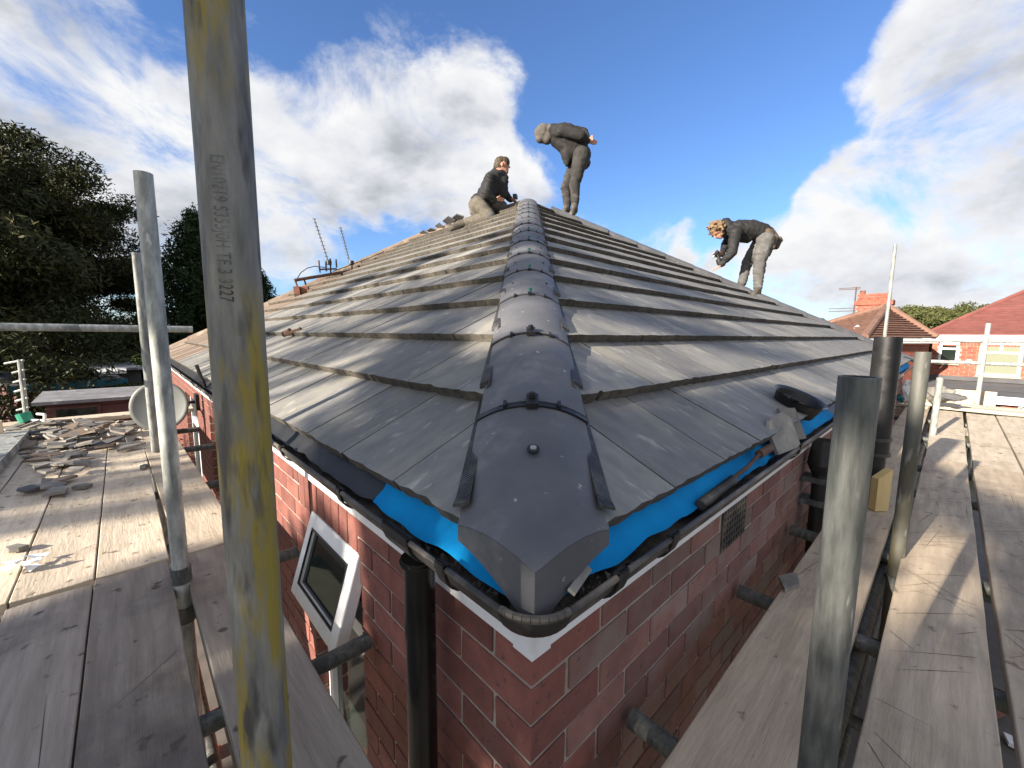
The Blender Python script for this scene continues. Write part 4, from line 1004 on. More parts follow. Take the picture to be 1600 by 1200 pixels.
p = gp(320, 520, 17.5); conifer('tall dark conifer behind the two left scaffold poles', p, 7.0, 2.5, 46000, .042, m_conif, 4)
p = gp(408, 520, 19.5); conifer('second conifer partly behind the thick yellow pole', p, 5.6, 1.6, 18000, .045, m_conif, 14)
for i, (px, D, h, rx, lab) in enumerate(((60, 16, 4.2, 2.2, 'dark rounded bush under the huge left tree'), (150, 22, 4.4, 2.2, 'bushy tree at the end of the left gardens'), (250, 24, 4.5, 2.6, 'dark hedge tree behind the pale pole'), (235, 12, 2.9, .8, 'loose shrub beside the grey garage roof'), (-40, 12, 3.4, 1.6, 'shaded bush at the left edge beyond the platform'))):
    broadleaf(lab, gp(px, 540, D), h, rx, h * .42, 20000, .04, m_leaf if i != 3 else m_leafb, 20 + i, .55, clumps=40, spread=.4)
for i, (px, D, h, lab) in enumerate(((30, 8.2, 2.1, 'tall leafy garden shrub at the left edge beside the aerial'), (66, 8.6, 1.9, 'upright leafy shrub right of the aerial'), (105, 8.8, 1.7, 'thin leafy shrub before the shed window'), (185, 8.3, 1.2, 'light green bush before the red shed wall'), (135, 8.0, 1.0, 'low reddish-green bush under the shed window'))):
    broadleaf(lab, gp(px, 640, D), h, .34, h * .42, 2400, .022, m_leafb, 40 + i, .58, clumps=30, spread=.6, name='shrub', group='garden shrubs')
# trees behind the right-hand houses
for i, (px, py, D, rx, lab) in enumerate(((1285, 492, 36, 2.2, 'small olive tree top left of the brown-roofed house'), (1420, 474, 38, 2.8, 'olive tree right behind the brown roof'), (1462, 470, 42, 3.0, 'broad olive tree between the brown and red roofs'), (1535, 462, 44, 3.2, 'darker olive tree rising behind the red roof'), (1500, 484, 40, 2.4, 'low olive tree filling the gap between the two roofs'))):
    top = pt(px, py, D); broadleaf(lab, (top.x, top.y, GZ), top.z - GZ - .55, rx * .8, 1.3, 16000, .075, m_leafo, 60 + i, .78, clumps=60, spread=.30)
# trees behind the photographer: they cast the dappled shade over the corner
def shade(label, v, D, h, rx, rz, nl, seed, cz, clumps, spread=.3, size=.07):
    sx_, sy__ = math.cos(SUN_AZ), math.sin(SUN_AZ); base = (sx_ * D + sy__ * v, sy__ * D - sx_ * v, GZ)
    broadleaf(label, base, h, rx, rz, nl, size, m_leaf, seed, cz, clumps=clumps, spread=spread, tk=.4)
shade('bushy tree off the left side of the platform that shades the corner', -.10, 10, 7.75, 1.6, 1.1, 14000, 81, .80, 66, spread=.22, size=.055)
shade('slender tree off the left side of the platform with sparse branches', 2.9, 15, 10.8, 2.5, 1.0, 3600, 82, .885, 40, spread=.17, size=.055)

# ------------------------------------------------------------------ sheds, garage and gardens on the left
def shed(name, label, c0, w, dpt, h, ang, mwall, mroof, slope=.12, win=None, cat='shed', boards=True, fasc=None):
    c0 = Vector(c0); t = thing(name, (c0.x, c0.y, GZ), label, cat); T = Matrix.Translation((c0.x, c0.y, GZ)) @ Matrix.Rotation(ang, 4, 'Z')
    mb = MB(); mb.box((-w / 2, 0, 0), (w / 2, dpt, h), T); mb.build('wall', mwall, t)
    if boards:
        nb = int(h / .14)
        for i in range(nb):
            mb = MB(); mb.box((-w / 2 - .01, -.02, i * .14 + .005), (w / 2 + .01, -.001, i * .14 + .134), T); mb.build('plank', mwall, t)
    mb = MB(); 
    mb.add([T @ Vector(v) for v in ((-w / 2 - .12, -.15, h + .003), (w / 2 + .12, -.15, h + .003), (w / 2 + .12, dpt + .1, h + slope), (-w / 2 - .12, dpt + .1, h + slope), (-w / 2 - .12, -.15, h + .053), (w / 2 + .12, -.15, h + .053), (w / 2 + .12, dpt + .1, h + slope + .05), (-w / 2 - .12, dpt + .1, h + slope + .05))], [(3, 2, 1, 0), (4, 5, 6, 7), (0, 1, 5, 4), (1, 2, 6, 5), (2, 3, 7, 6), (3, 0, 4, 7)])
    mb.build('roof', mroof, t)
    if fasc: mb = MB(); mb.box((-w / 2 - .13, -.18, h - .06), (w / 2 + .13, -.152, h + .07), T); mb.build('fascia', fasc, t)
    if win:
        x0, x1, z0, z1 = win; mb = MB(); mb.box((x0 - .04, -.05, z0 - .04), (x1 + .04, -.021, z1 + .04), T); f = mb.build('window_frame', m_shed, t)
        mb = MB(); mb.box((x0, -.056, z0), (x1, -.0505, z1), T); setw_(mb.build('pane', m_glassg if name != 'shed' else m_glassd), f)
    return t
s0 = pt(146, 640, 9.3)
shed('shed', 'dark red timber shed with a long window and felt roof, left', (s0.x + .05, s0.y, 0), 1.1, .6, 2.17, -.05, m_shed, m_shedr, .08, win=(-.45, .0, 1.96, 2.08))
s1 = pt(120, 600, 11.8); shed('lean_to', 'dark shed with a teal roof edge behind the red timber shed', (s1.x - .1, s1.y, 0), 1.4, 1.0, 2.22, .35, m_shed, m_felt, .2, boards=False, fasc=m_teal)
s2 = pt(160, 585, 13.2); shed('garage', 'grey flat-roofed garage in the gardens on the left', (s2.x, s2.y, 0), 1.3, 2.4, 2.38, 0, m_paving, m_shedr, .06, boards=False, cat='garage')
s3 = pt(135, 583, 12.5); shed('shed', 'pale roof strip of a small shed in front of the grey garage', (s3.x, s3.y, 0), 1.0, .4, 2.36, 0, m_shed, m_white, .03, boards=False)
s4 = pt(160, 555, 19); shed('garden_wall', 'pale low wall at the end of the left gardens', (s4.x, s4.y, 0), 2.0, .3, 2.5, 0, m_mortar, m_mortar, .0, boards=False, cat='wall')
s5 = pt(145, 545, 21); shed('shed', 'small red shed far down the left gardens beneath the trees', (s5.x, s5.y, 0), .9, .8, 2.6, 0, m_bricko, m_felt, .1, boards=False)
# fence slats far behind
f0 = pt(215, 560, 20.5); t = thing('fence', (f0.x, f0.y, GZ), 'dark picket fence far down the left gardens', 'fence')
for i in range(18): mb = MB(); x = f0.x - 1.1 + i * .13; mb.box((x, f0.y, GZ), (x + .09, f0.y + .03, GZ + 2.7)); mb.build('picket', m_shed, t)
for i, (px, py, r) in enumerate(((150, 668, .16), (118, 672, .14), (182, 664, .12))):
    p = pt(px, py, 6.8); 
broadleaf('red-leaved shrub against the far end of the left platform', gp(148, 668, 6.9), 1.95, .42, .45, 2200, .022, mat('leaf_red', (.12, .03, .01), (.2, .07, .02), 5, .6, 0, var=0), 77, .8, clumps=26, spread=.6, name='shrub', group='garden shrubs')
broadleaf('light green creeping shrub along the end of the left platform', gp(190, 668, 6.8), 2.05, .55, .35, 2600, .02, m_leafb, 78, .85, clumps=30, spread=.6, name='shrub', group='garden shrubs')

# ------------------------------------------------------------------ houses on the right
def hiproof(mbt, x0, x1, y0, y1, ze, pitch, ang_ov=.25): pass
# brown-roofed house with chimney
def P17(px, py, D=17): return pt(px, py, D)
bh = thing('neighbour_house', (17.5, 1.5, GZ), 'brown-tiled hipped neighbour house with a brick chimney stack', 'house', 'neighbouring houses')
C0, CRt, CLf, AP = pt(1350, 533, 15.2), pt(1463, 530, 18.3), pt(1225, 531, 19.5), pt(1386, 481, 18.6)
ze_ = .56
C0.z = CRt.z = CLf.z = ze_; CB = CRt + (CLf - C0); AP2 = AP + (CB - C0).normalized() * .01
def course_face(parent, e0, e1, t0, t1, nc, m, th_=.05):
    e0, e1, t0, t1 = map(Vector, (e0, e1, t0, t1)); nrm_ = (e1 - e0).cross(t0 - e0).normalized(); nrm_ = nrm_ if nrm_.z > 0 else -nrm_
    for i in range(nc):
        f0_, f1_ = i / nc, (i + 1) / nc
        a_, b_ = e0 + (t0 - e0) * f0_, e1 + (t1 - e1) * f0_; c_, d_ = e1 + (t1 - e1) * f1_, e0 + (t0 - e0) * f1_
        mb = MB(); mb.add([a_ + nrm_ * th_, b_ + nrm_ * th_, c_ + nrm_ * .004, d_ + nrm_ * .004, a_, b_], [(0, 1, 2, 3), (4, 5, 1, 0)]); mb.build('tile_course', m, parent)
for a_, b_ in ((C0, CRt), (CLf, C0), (CRt, CB), (CB, CLf)): course_face(bh, a_, b_, AP, AP2, 14, m_roofb, .06)
for a_ in (C0, CRt, CLf): mb = MB(); mb.tube(a_ + Vector((0, 0, .03)), AP + Vector((0, 0, .06)), .10, 8); mb.build('hip_tiles', m_roofb, bh)
ctr_ = (C0 + CB) / 2; inn = [c_ + (ctr_ - c_) * .07 for c_ in (C0, CRt, CB, CLf)]
mb = MB(); mb.add([Vector((v.x, v.y, GZ)) for v in inn] + [Vector((v.x, v.y, ze_ - .03)) for v in inn], [(0, 1, 5, 4), (1, 2, 6, 5), (2, 3, 7, 6), (3, 0, 4, 7), (4, 5, 6, 7)]); mb.build('wall', m_mortar, bh)
mb = MB()
for A1_, B1_ in ((inn[0], inn[1]), (inn[3], inn[0])):
    dd = B1_ - A1_; dd.z = 0; L_ = dd.length; dd.normalize(); T = Matrix.Translation((A1_.x, A1_.y, 0)) @ Matrix.Rotation(math.atan2(dd.y, dd.x), 4, 'Z')
    for r in range(20):
        z = ze_ - .11 - r * .0813; x = -.11 if r % 2 else 0
        while x < L_: mb.box((max(0, x) + .005, -.012, z), (min(L_, x + .222), .02, z + .071), T); x += .23
mb.build('brickwork', m_bricko, bh, kind='stuff')
mb = MB()
for A1_, B1_ in ((C0, CRt), (CLf, C0)):
    dd = B1_ - A1_; L_ = dd.length; T = Matrix.Translation((A1_.x, A1_.y, 0)) @ Matrix.Rotation(math.atan2(dd.y, dd.x), 4, 'Z'); mb.box((0, -.06, ze_ - .15), (L_, -.001, ze_ - .02), T)
mb.build('gutter', m_white, bh)
# chimney
cb0 = pt(1363, 490, 19.6); cx, cy_ = cb0.x, cb0.y; cb, ct_ = 1.0, 1.88
mb = MB(); mb.box((cx, cy_ - .45, cb), (cx + .6, cy_ + .45, ct_)); ch = mb.build('chimney', m_mortar, bh)
for r in range(14):
    y = cy_ - .46 + (r % 2) * -.11
    while y < cy_ + .46:
        a_, b_ = max(y, cy_ - .46), min(y + .215, cy_ + .46)
        if b_ - a_ > .03: mb = MB(); mb.box((cx - .012, a_, cb + r * .08 + .005), (cx + .05, b_, cb + r * .08 + .075)); setw_(mb.build('brick', m_bricko), ch)
        y += .226
mb = MB(); mb.box((cx - .06, cy_ - .52, ct_ - .16), (cx + .66, cy_ + .52, ct_ - .0)); setw_(mb.build('oversailing_course', m_bricko), ch)
for k in range(4): mb = MB(); y = cy_ - .30 + k * .22; mb.tube((cx + .3, y, ct_), (cx + .3, y, ct_ + (.24 if k < 3 else .38)), .095, 10, .08); setw_(mb.build('chimney_pot', m_terra, smooth=True), ch)
mb = MB(); y = cy_ + .52; mb.tube((cx, y, ct_ - .6), (cx, y, ct_ + .5), .02, 6)
for z in (.48, .43): mb.tube((cx, y - .12, ct_ + z), (cx, y + .5, ct_ + z), .012, 5)
for z in (-.25, -.35): mb.tube((cx, y - .05, ct_ + z), (cx, y + .75, ct_ + z), .012, 5)
setw_(mb.build('chimney_aerial', m_rust), ch)
mb = MB(); mb.tube(pt(1335, 516, 16.9) + Vector((0, 0, .05)), pt(1342, 512, 16.9) + Vector((0, 0, .05)), .05, 8); mb.build('roof_vent', m_white, bh)

# red-roofed brick house
rh = thing('neighbour_house', (20.2, -3, GZ), 'red-roofed brick neighbour house with white windows at the right edge', 'house', 'neighbouring houses')
wx = 20.0; wy0, wy1 = -9.0, -.02
rz = .55
RW = [(-.66, -.20, -.27, .42), (-2.02, -1.14, -.62, .43), (-5.4, -3.4, -1.2, .43)]
mb = MB(); mb.box((wx + .01, wy0, GZ), (wx + 6, wy1, rz + .02)); wl_ = mb.build('wall', m_mortar, rh)
allb = []
for r in range(int((rz + 1.0) / .0813)):
    z = rz - .0813 * (r + 1); y = wy0 + (.115 if r % 2 else 0)
    soldier = r < 3
    if soldier: continue
    while y < wy1:
        a_, b_ = y, min(y + .2195, wy1); y += .23
        hit = [w for w in RW if b_ > w[0] - .02 and a_ < w[1] + .02 and z + .07 > w[2] - .02 and z < w[3] + .02]
        if hit:
            w = hit[0]
            if a_ < w[0] - .06: b_ = w[0] - .03
            elif b_ > w[1] + .06: a_ = w[1] + .03
            else: continue
        allb.append((abs(a_ + 1.2) + abs(z - .2) * .5, a_, b_, z, .072))
y = wy0
while y < wy1: allb.append((abs(y + 1.2), y, min(y + .068, wy1), rz - 3 * .0813 + .005, .232)); y += .0765
allb.sort(); restb = MB()
for i, (_, a_, b_, z, hh) in enumerate(allb):
    if i < 298: mb = MB(); mb.box((wx - .006 + U(-.002, .002), a_, z), (wx + .05, b_, z + hh)); setw_(mb.build('brick', m_bricko), wl_)
    else: restb.box((wx - .006, a_, z), (wx + .05, b_, z + hh))
setw_(restb.build('brickwork', m_bricko, kind='stuff'), wl_)
for i, (a_, b_, z0, z1) in enumerate(RW):
    mb = MB(); q = .06; X0, X1 = wx - .03, wx + .06
    mb.box((X0, a_, z0), (X1, a_ + q, z1)); mb.box((X0, b_ - q, z0), (X1, b_, z1)); mb.box((X0, a_ + q, z1 - q), (X1, b_ - q, z1)); mb.box((X0, a_ + q, z0), (X1, b_ - q, z0 + q))
    zt = z1 - (z1 - z0) * .3; mb.box((X0, a_ + q, zt - .03), (X1, b_ - q, zt + .03))
    if i: mb.box((X0 + .001, (a_ + b_) / 2 - .03, zt + .03), (X1 - .001, (a_ + b_) / 2 + .03, z1 - q))
    f = mb.build('window', m_white, rh); g = MB(); g.box((wx - .004, a_ + q, z0 + q), (wx + .003, b_ - q, zt - .031)); setw_(g.build('pane', m_glassg if i else m_glassd), f)
    g = MB(); g.box((wx - .004, a_ + q, zt + .031), (wx + .003, b_ - q, z1 - q)); setw_(g.build('pane', m_glassg if i else m_glassd), f)
    if i:
        for k in range(9):
            yy = a_ + q + .03 + k * (b_ - a_ - 2 * q) / 9; g = MB(); g.box((wx - .009, yy, z0 + q), (wx - .0045, yy + .012, zt - .032)); setw_(g.build('blind_slat', m_glassg), f)
    mb = MB(); mb.box((wx - .10, a_ - .05, z0 - .07), (wx - .0065, b_ + .05, z0 - .001)); mb.build('window_sill', m_mortar, rh)
mb = MB(); mb.tube((wx - .02, -.92, -.22), (wx - .008, -.92, -.22), .09, 16); mb.build('wall_vent', m_white, rh)
mb = MB(); mb.box((wx - .28, wy0, rz - .0), (wx - .0065, wy1 + .25, rz + .03)); mb.box((wx - .30, wy0, rz - .02), (wx - .281, wy1 + .25, rz + .13)); mb.box((wx - .281, wy1 + .2, rz - .019), (wx + 6, wy1 + .26, rz + .129)); mb.build('fascia', m_white, rh)
e0_, e1_ = (wx - .3, wy0, rz + .10), (wx - .3, wy1 + .3, rz + .10)
course_face(rh, e0_, e1_, (wx + 4, wy0, 3.1), (wx + 4, -3.4, 3.1), 30, m_roofr, .02)
course_face(rh, e1_, (wx + 8, wy1 + .3, rz + .10), (wx + 4, -3.4, 3.1), (wx + 4.2, -3.4, 3.1), 14, m_roofr, .02)
mb = MB(); mb.tube(Vector(e1_) + Vector((0, 0, .0)), (wx + 4, -3.4, 3.12), .07, 8); mb.build('hip_tiles', m_roofr, rh)
# flat-roofed extension
fe = thing('flat_roof_extension', (17.5, -2.5, GZ), 'grey flat-roofed extension below the red brick wall', 'extension')
zf = -.86
mb = MB(); mb.box((15.2, -8, GZ), (19.9, -1.45, zf - .14)); mb.build('wall', m_bricko, fe)
for i in range(5):
    mb = MB(); x = 15.1 + i * .97; mb.box((x, -8.1, zf - .03), (x + .965, .7 if i > 0 else -1.3, zf + i * .002)); mb.build('felt_strip', m_felt, fe)
mb = MB(); mb.box((19.93, -8.1, zf + .02), (19.985, .6, zf + .16)); mb.build('flashing', m_felt, fe)
mb = MB(); mb.box((15.04, -8.15, zf - .17), (15.098, -1.3, zf + .02)); mb.build('fascia', m_white, fe)
mb = MB(); 
for y in (-1.75, -2.35, -3.1, -3.7): mb.box((15.14, y - .03, GZ + .9), (15.198, y + .03, zf - .18))
mb.box((15.14, -3.7, zf - .29), (15.196, -1.75, zf - .22)); mb.build('window', m_white, fe)
mb = MB(); mb.box((15.16, -3.7, GZ + .9), (15.19, -1.75, zf - .291)); mb.build('pane', m_glassd, fe)
# bags by the platform end
def lump(name, m, c, s, seed, label, cat, squash=(1, 1, 1)):
    bm = bmesh.new(); bmesh.ops.create_icosphere(bm, subdivisions=4, radius=1)
    for v in bm.verts:
        n_ = noise.noise(v.co * 1.6 + Vector((seed, 0, 0))) * .45 + noise.noise(v.co * 5 + Vector((0, seed, 0))) * .16
        v.co = Vector((v.co.x * squash[0], v.co.y * squash[1], v.co.z * squash[2])) * s * (1 + n_)
    me = bpy.data.meshes.new(name); bm.to_mesh(me); bm.free(); o = link(name, me, m, smooth=True); o.location = c; me.polygons.foreach_set('use_smooth', [True] * len(me.polygons)); return tag(o, label, cat)
p = pt(1417, 612, 7.9); lump('plastic_sack', m_bag, p, .085, 3, 'upright white plastic sack at the far end beside the house corner', 'sack', (.7, .7, 1.7))
p = pt(1409, 622, 7.95); lump('plastic_sack', m_teal2, p, .07, 5, 'turquoise plastic sack beside the white sack', 'sack', (.8, .8, .8))
p = pt(1468, 617, 7.2); lump('rubble_sack', m_debris, p, .12, 7, 'torn grey rubble sack at the far end of the right platform', 'sack', (1, 1.1, .8))
p = pt(1484, 620, 7.1); lump('rubble_sack', m_felt, p, .09, 9, 'dark crumpled sheet beside the torn rubble sack', 'sack', (1.2, 1.4, .5))
for i, z in enumerate((-.02, -.07)):
    pass
for i in range(4):
    p = pt(1412, 633 + i * 5, 7.3); t = thing('timber_batten', p, ['top', 'second', 'third', 'lowest'][i] + ' weathered batten stacked between the house corner and the stained pole', 'batten', 'battens at the far house corner')
    mb = MB(); mb.box((p.x - .03, p.y - .22, p.z - .015), (p.x + .03, p.y + .22, p.z + .012)); mb.build('batten', m_boardn, t)
# rubbish seen on the ground through the gaps
for i in range(46):
    a_ = i % 2; c_ = Vector((U(.2, 5), U(-1.2, -.2), GZ + .02)) if a_ else Vector((U(-1, -.15), U(.2, 5), GZ + .02))
    s = U(.04, .13); slab('ground_rubble', random.choice([m_debris, m_bricko, m_bag, m_boardn, m_terra]), [(-s, -s * .6), (s * .7, -s * .5), (s, s * .5), (-s * .6, s * .6)], U(.02, .07), Matrix.Translation(c_) @ Matrix.Rotation(U(0, 6), 4, 'Z'), 'scrap of rubble lying on the paving down below the scaffold', 'rubble', 'rubble on the paving below')

# ------------------------------------------------------------------ people
def capsules(segs):
    """segs: (p, r, q, r2[, flat]) in world space -> joined closed shells"""
    bm = bmesh.new()
    for s in segs:
        p, r, q, r2 = Vector(s[0]), s[1], Vector(s[2]), s[3]; sq = s[4] if len(s) > 4 else None
        L = (q - p).length; n = max(2, int(L / (min(r, r2) * .45)) + 1)
        for i in range(n):
            f = i / (n - 1); c = p.lerp(q, f); rr = r + (r2 - r) * f
            T = Matrix.Translation(c)
            if sq is not None: T = T @ sq
            bmesh.ops.create_icosphere(bm, subdivisions=2, radius=rr, matrix=T)
    me = bpy.data.meshes.new('shell'); bm.to_mesh(me); bm.free(); return me
def grow(name, segs, vox, m, parent, smooth=4, wr=0, wf=14, seed=0, under=None):
    o = bpy.data.objects.new('tmp', capsules(segs)); COL.objects.link(o)
    r = o.modifiers.new('r', 'REMESH'); r.mode = 'VOXEL'; r.voxel_size = vox; r.use_smooth_shade = True
    s = o.modifiers.new('s', 'SMOOTH'); s.iterations = smooth; s.factor = .5
    bpy.context.view_layer.update(); dgp = bpy.context.evaluated_depsgraph_get()
    me = bpy.data.meshes.new_from_object(o.evaluated_get(dgp)); bpy.data.objects.remove(o)
    me.name = name; me.materials.clear()
    if wr:
        bm = bmesh.new(); bm.from_mesh(me); bm.normal_update()
        for v in bm.verts:
            c = v.co; w = noise.noise(Vector((c.x * wf * .8, c.y * wf * .8, c.z * wf * 1.6 + seed))); dd_ = c.x * .5 - c.y * .4 + c.z; w2 = noise.noise(Vector((dd_ * wf * 2.2, (c.x + c.y) * wf * .5, seed * 2)))
            v.co = c + v.normal * wr * (.7 * w + .55 * (1 - 2.6 * abs(w2)))
        bm.to_mesh(me); bm.free()
    me.polygons.foreach_set('use_smooth', [True] * len(me.polygons))
    ob = link(name, me, m); setw_(ob, parent); return ob
VD = Vector((FWD.x, FWD.y, 0)).normalized()      # away from the camera
def frame(ox, oy, s, z0):
    """joint picker for a figure seen in the photograph: crop pixel + metres towards/away from the middle plane"""
    return lambda x, y, dz=0: dp(ox + x / s, oy + y / s, z0 + dz)
def hand(segs, wrist, tip, side, r=.012, curl=.3, spread=1):
    """palm, four unequal bent fingers and a thumb"""
    wrist, tip = Vector(wrist), Vector(tip); d_ = (tip - wrist).normalized(); side = (side - d_ * side.dot(d_)).normalized(); nn = d_.cross(side)
    palm = wrist + d_ * .085
    for k in (-1.2, -.4, .4, 1.2): segs.append((wrist + side * k * .010, .016, palm + side * k * .020, .013))
    for k, l in zip((-1.5, -.5, .5, 1.5), (.062, .075, .080, .068)):
        a_ = palm + side * k * .020 * spread; b_ = a_ + d_ * l * .55 + nn * curl * .02; c_ = b_ + (d_ + nn * curl * 1.4).normalized() * l * .5
        segs += [(a_, .0105, b_, .0095), (b_, .0095, c_, .0078)]
    a_ = wrist + side * 1.6 * .012 + d_ * .03; b_ = a_ + (side * .8 + d_ * .7).normalized() * .045; c_ = b_ + (side * .3 + d_).normalized() * .032
    segs += [(a_, .014, b_, .011), (b_, .011, c_, .009)]
def head(segs, c, face, up, r=.092):
    """skull, jaw, nose, chin, ears; face = direction looked at"""
    c = Vector(c); face = face.normalized(); up = (up - face * up.dot(face)).normalized(); s = face.cross(up)
    segs += [(c + up * .02 - face * .015, r, c + up * .025 + face * .012, r * .96), (c - up * .05 + face * .035, r * .62, c - up * .085 + face * .055, r * .42),
             (c - up * .045 - face * .03, r * .6, c - up * .02, r * .8), (c + face * .088 + up * .012, .010, c + face * .112 - up * .022, .014),
             (c + face * .078 + up * .035 - s * .03, .016, c + face * .078 + up * .035 + s * .03, .016), (c + face * .088 - up * .052 - s * .014, .010, c + face * .088 - up * .052 + s * .014, .010),
             (c + s * .088 + up * .012, .013, c + s * .092 - up * .025, .010), (c - s * .088 + up * .012, .013, c - s * .092 - up * .025, .010)]
def eyes(c, face, up, parent):
    c = Vector(c); face = face.normalized(); up = (up - face * up.dot(face)).normalized(); s = face.cross(up)
    for k in (-1, 1):
        mb = MB(); e_ = c + face * .083 + up * .012 + s * k * .032; mb.tube(e_, e_ + face * .008, .011, 8, .005); setw_(mb.build('eye', m_eye), parent)

# --- roofer kneeling left of the hip -------------------------------------------------
J = frame(690, 230, 8.571, 6.35)
Dn = VD
foot = J(300, 1010, .1)
t1 = thing('person', foot, 'roofer in a black jacket and tan trousers kneeling left of the hip, looking right', 'person')
hc, fc, upv = J(815, 255), (RGT * 1 + VD * -.02 + Vector((0, 0, .02))), Vector((0, 0, 1)) - RGT * .10
nk, chest, belly, pel = J(770, 365), J(700, 470), J(620, 640), J(540, 770)
shN, shF = J(640, 430, -.17), J(775, 425, .17); elN, elF = J(600, 625, -.22), J(830, 590, .2); wrN, wrF = J(700, 705, -.16), J(915, 705, .15)
hiN, hiF = J(500, 770, -.08), J(560, 750, .10); knN, knF = J(640, 925, -.14), J(810, 800, .10); anN, anF = J(330, 1000, .12), J(700, 850, .22)
toN = J(120, 1075, .28)
B_ = []; head(B_, hc, fc, upv); B_ += [(nk, .052, J(800, 310), .05), (nk, .10, belly, .12), (belly, .12, pel, .12), (nk, .07, shN, .05), (nk, .07, shF, .05), (shN, .045, elN, .036), (elN, .036, wrN, .024), (shF, .045, elF, .036), (elF, .036, wrF, .024),
    (pel, .10, hiN, .09), (pel, .1, hiF, .09), (hiN, .075, knN, .05), (hiF, .075, knF, .05), (knN, .045, anN, .032), (knF, .045, anF, .032), (anN, .03, toN, .03)]
hand(B_, wrN, J(800, 690, -.12), -VD + Vector((0, 0, .4)), curl=.6); hand(B_, wrF, J(985, 720, .12), -VD + Vector((0, 0, .2)), curl=.6)
b1 = grow('body', B_, .0085, m_skin, t1, 3); eyes(hc, fc, upv, b1)
grow('jacket', [(J(760, 385), .105, chest, .165), (J(790, 375), .065, J(850, 420), .05), (chest, .165, belly, .165), (belly, .165, J(560, 720), .15), (J(560, 720), .15, J(500, 730), .13), (J(700, 400), .10, shN, .085), (J(730, 400), .10, shF, .085), (shN, .085, elN, .072), (elN, .072, wrN, .047), (shF, .08, elF, .068), (elF, .068, wrF, .045), (J(800, 480, 0), .11, J(800, 620, 0), .10)], .012, m_jacket, t1, 7, .016, 10, 3)
grow('collar', [(J(720, 330), .066, J(800, 370), .075), (J(800, 370), .07, J(860, 410), .045)], .011, m_jacket, t1, 2, .006, 20, 8)
grow('trousers', [(pel, .145, J(480, 790), .14), (hiN, .13, knN, .088), (hiF, .125, knF, .092), (knN, .086, anN, .062), (knF, .088, anF, .062), (J(460, 850), .10, J(470, 780), .13)], .012, m_trs1, t1, 6, .012, 9, 5)
for k in (knN, knF): grow('knee_pad', [(k - Vector((0, 0, .01)) + RGT * .025 - VD * .03, .075, k - VD * .03 + RGT * .0 - Vector((0, 0, .035)), .07)], .013, m_felt, t1, 2)
grow('boot', [(anN, .062, J(230, 1030, .18), .060), (J(230, 1030, .18), .058, J(105, 1105, .26), .045), (J(110, 1060, .26), .05, J(120, 1120, .26), .046)], .011, m_boot, t1, 2)
grow('boot', [(anF, .058, J(640, 880, .24), .055), (J(640, 880, .24), .05, J(560, 900, .26), .045)], .011, m_boot, t1, 2)
H_ = []; s_ = fc.normalized().cross(Vector((0, 0, 1)))
grow('hair', [(hc + Vector((0, 0, .045)) - fc * .03, .098, hc + Vector((0, 0, .055)) + fc * .03, .085), (hc - fc * .055 + Vector((0, 0, .0)), .088, hc - fc * .062 - Vector((0, 0, .075)), .055), (hc + fc * .06 + Vector((0, 0, .085)), .04, hc + fc * .085 + Vector((0, 0, .07)), .024)], .009, m_hair, t1, 2, .006, 50, 2)
o = MB(); c = J(985, 668, .12); o.box((-.05, -.03, -.02), (.06, .03, .035), Matrix.Translation(c) @ Matrix.Rotation(.6, 4, 'Z')); ob = o.build('hip_clip', m_black); tag(ob, 'small black part held by the kneeling roofer at the hip', 'roof clip')

# --- roofer standing bent over on the far hip -----------------------------------------
J = frame(825, 180, 7.058, 6.42)
t2 = thing('person', J(500, 1110), 'hooded roofer in dark clothes standing bent on the far hip, hands behind the back', 'person')
hc = J(175, 205); fc = (-RGT * .75 - Vector((0, 0, 1)) - VD * .1); upv = -RGT + Vector((0, 0, .5))
nk, chest, belly, pel = J(265, 205), J(360, 215), J(470, 320), J(575, 400)
shN, shF = J(380, 175, -.17), J(400, 160, .17); elN, elF = J(590, 225, -.24), J(610, 190, .22); wrN, wrF = J(665, 285, -.06), J(665, 270, .06)
hiN, hiF = J(590, 440, -.09), J(560, 440, .10); knN, knF = J(515, 745, -.10), J(415, 800, .13); anN, anF = J(515, 1010, -.08), J(435, 1000, .14)
toN, toF = J(475, 1110, -.12), J(375, 1105, .1)
B_ = []; head(B_, hc, fc, upv); B_ += [(nk, .05, hc, .06), (nk, .07, belly, .11), (belly, .12, pel, .12), (nk, .07, shN, .055), (nk, .07, shF, .055), (shN, .045, elN, .036), (elN, .036, wrN, .024), (shF, .045, elF, .036), (elF, .036, wrF, .024),
    (pel, .1, hiN, .09), (pel, .1, hiF, .09), (hiN, .075, knN, .05), (hiF, .075, knF, .05), (knN, .045, anN, .032), (knF, .045, anF, .032), (anN, .03, toN, .03), (anF, .03, toF, .03)]
hand(B_, wrN, J(720, 300, .0), Vector((0, 0, 1)), curl=.5); hand(B_, wrF, J(720, 275, -.04), Vector((0, 0, 1)), curl=.5)
b2 = grow('body', B_, .0085, m_skin, t2, 3); eyes(hc, fc, upv, b2)
grow('hoodie', [(nk, .10, shN, .09), (nk, .10, shF, .09), (J(270, 200), .135, chest, .155), (chest, .16, J(420, 230), .165), (J(420, 230), .165, belly, .165), (belly, .165, J(560, 370), .15), (shN, .09, elN, .078), (elN, .078, J(655, 280, -.07), .050), (shF, .088, elF, .074), (elF, .074, J(660, 268, .07), .050), (J(400, 150), .09, J(450, 160), .09),
    (J(320, 270), .11, J(420, 320), .15), (J(440, 350), .14, J(430, 460), .085), (J(430, 450), .085, J(430, 540), .04), (J(500, 380), .13, J(450, 460), .08)], .012, m_hoodie, t2, 9, .011, 9, 6)
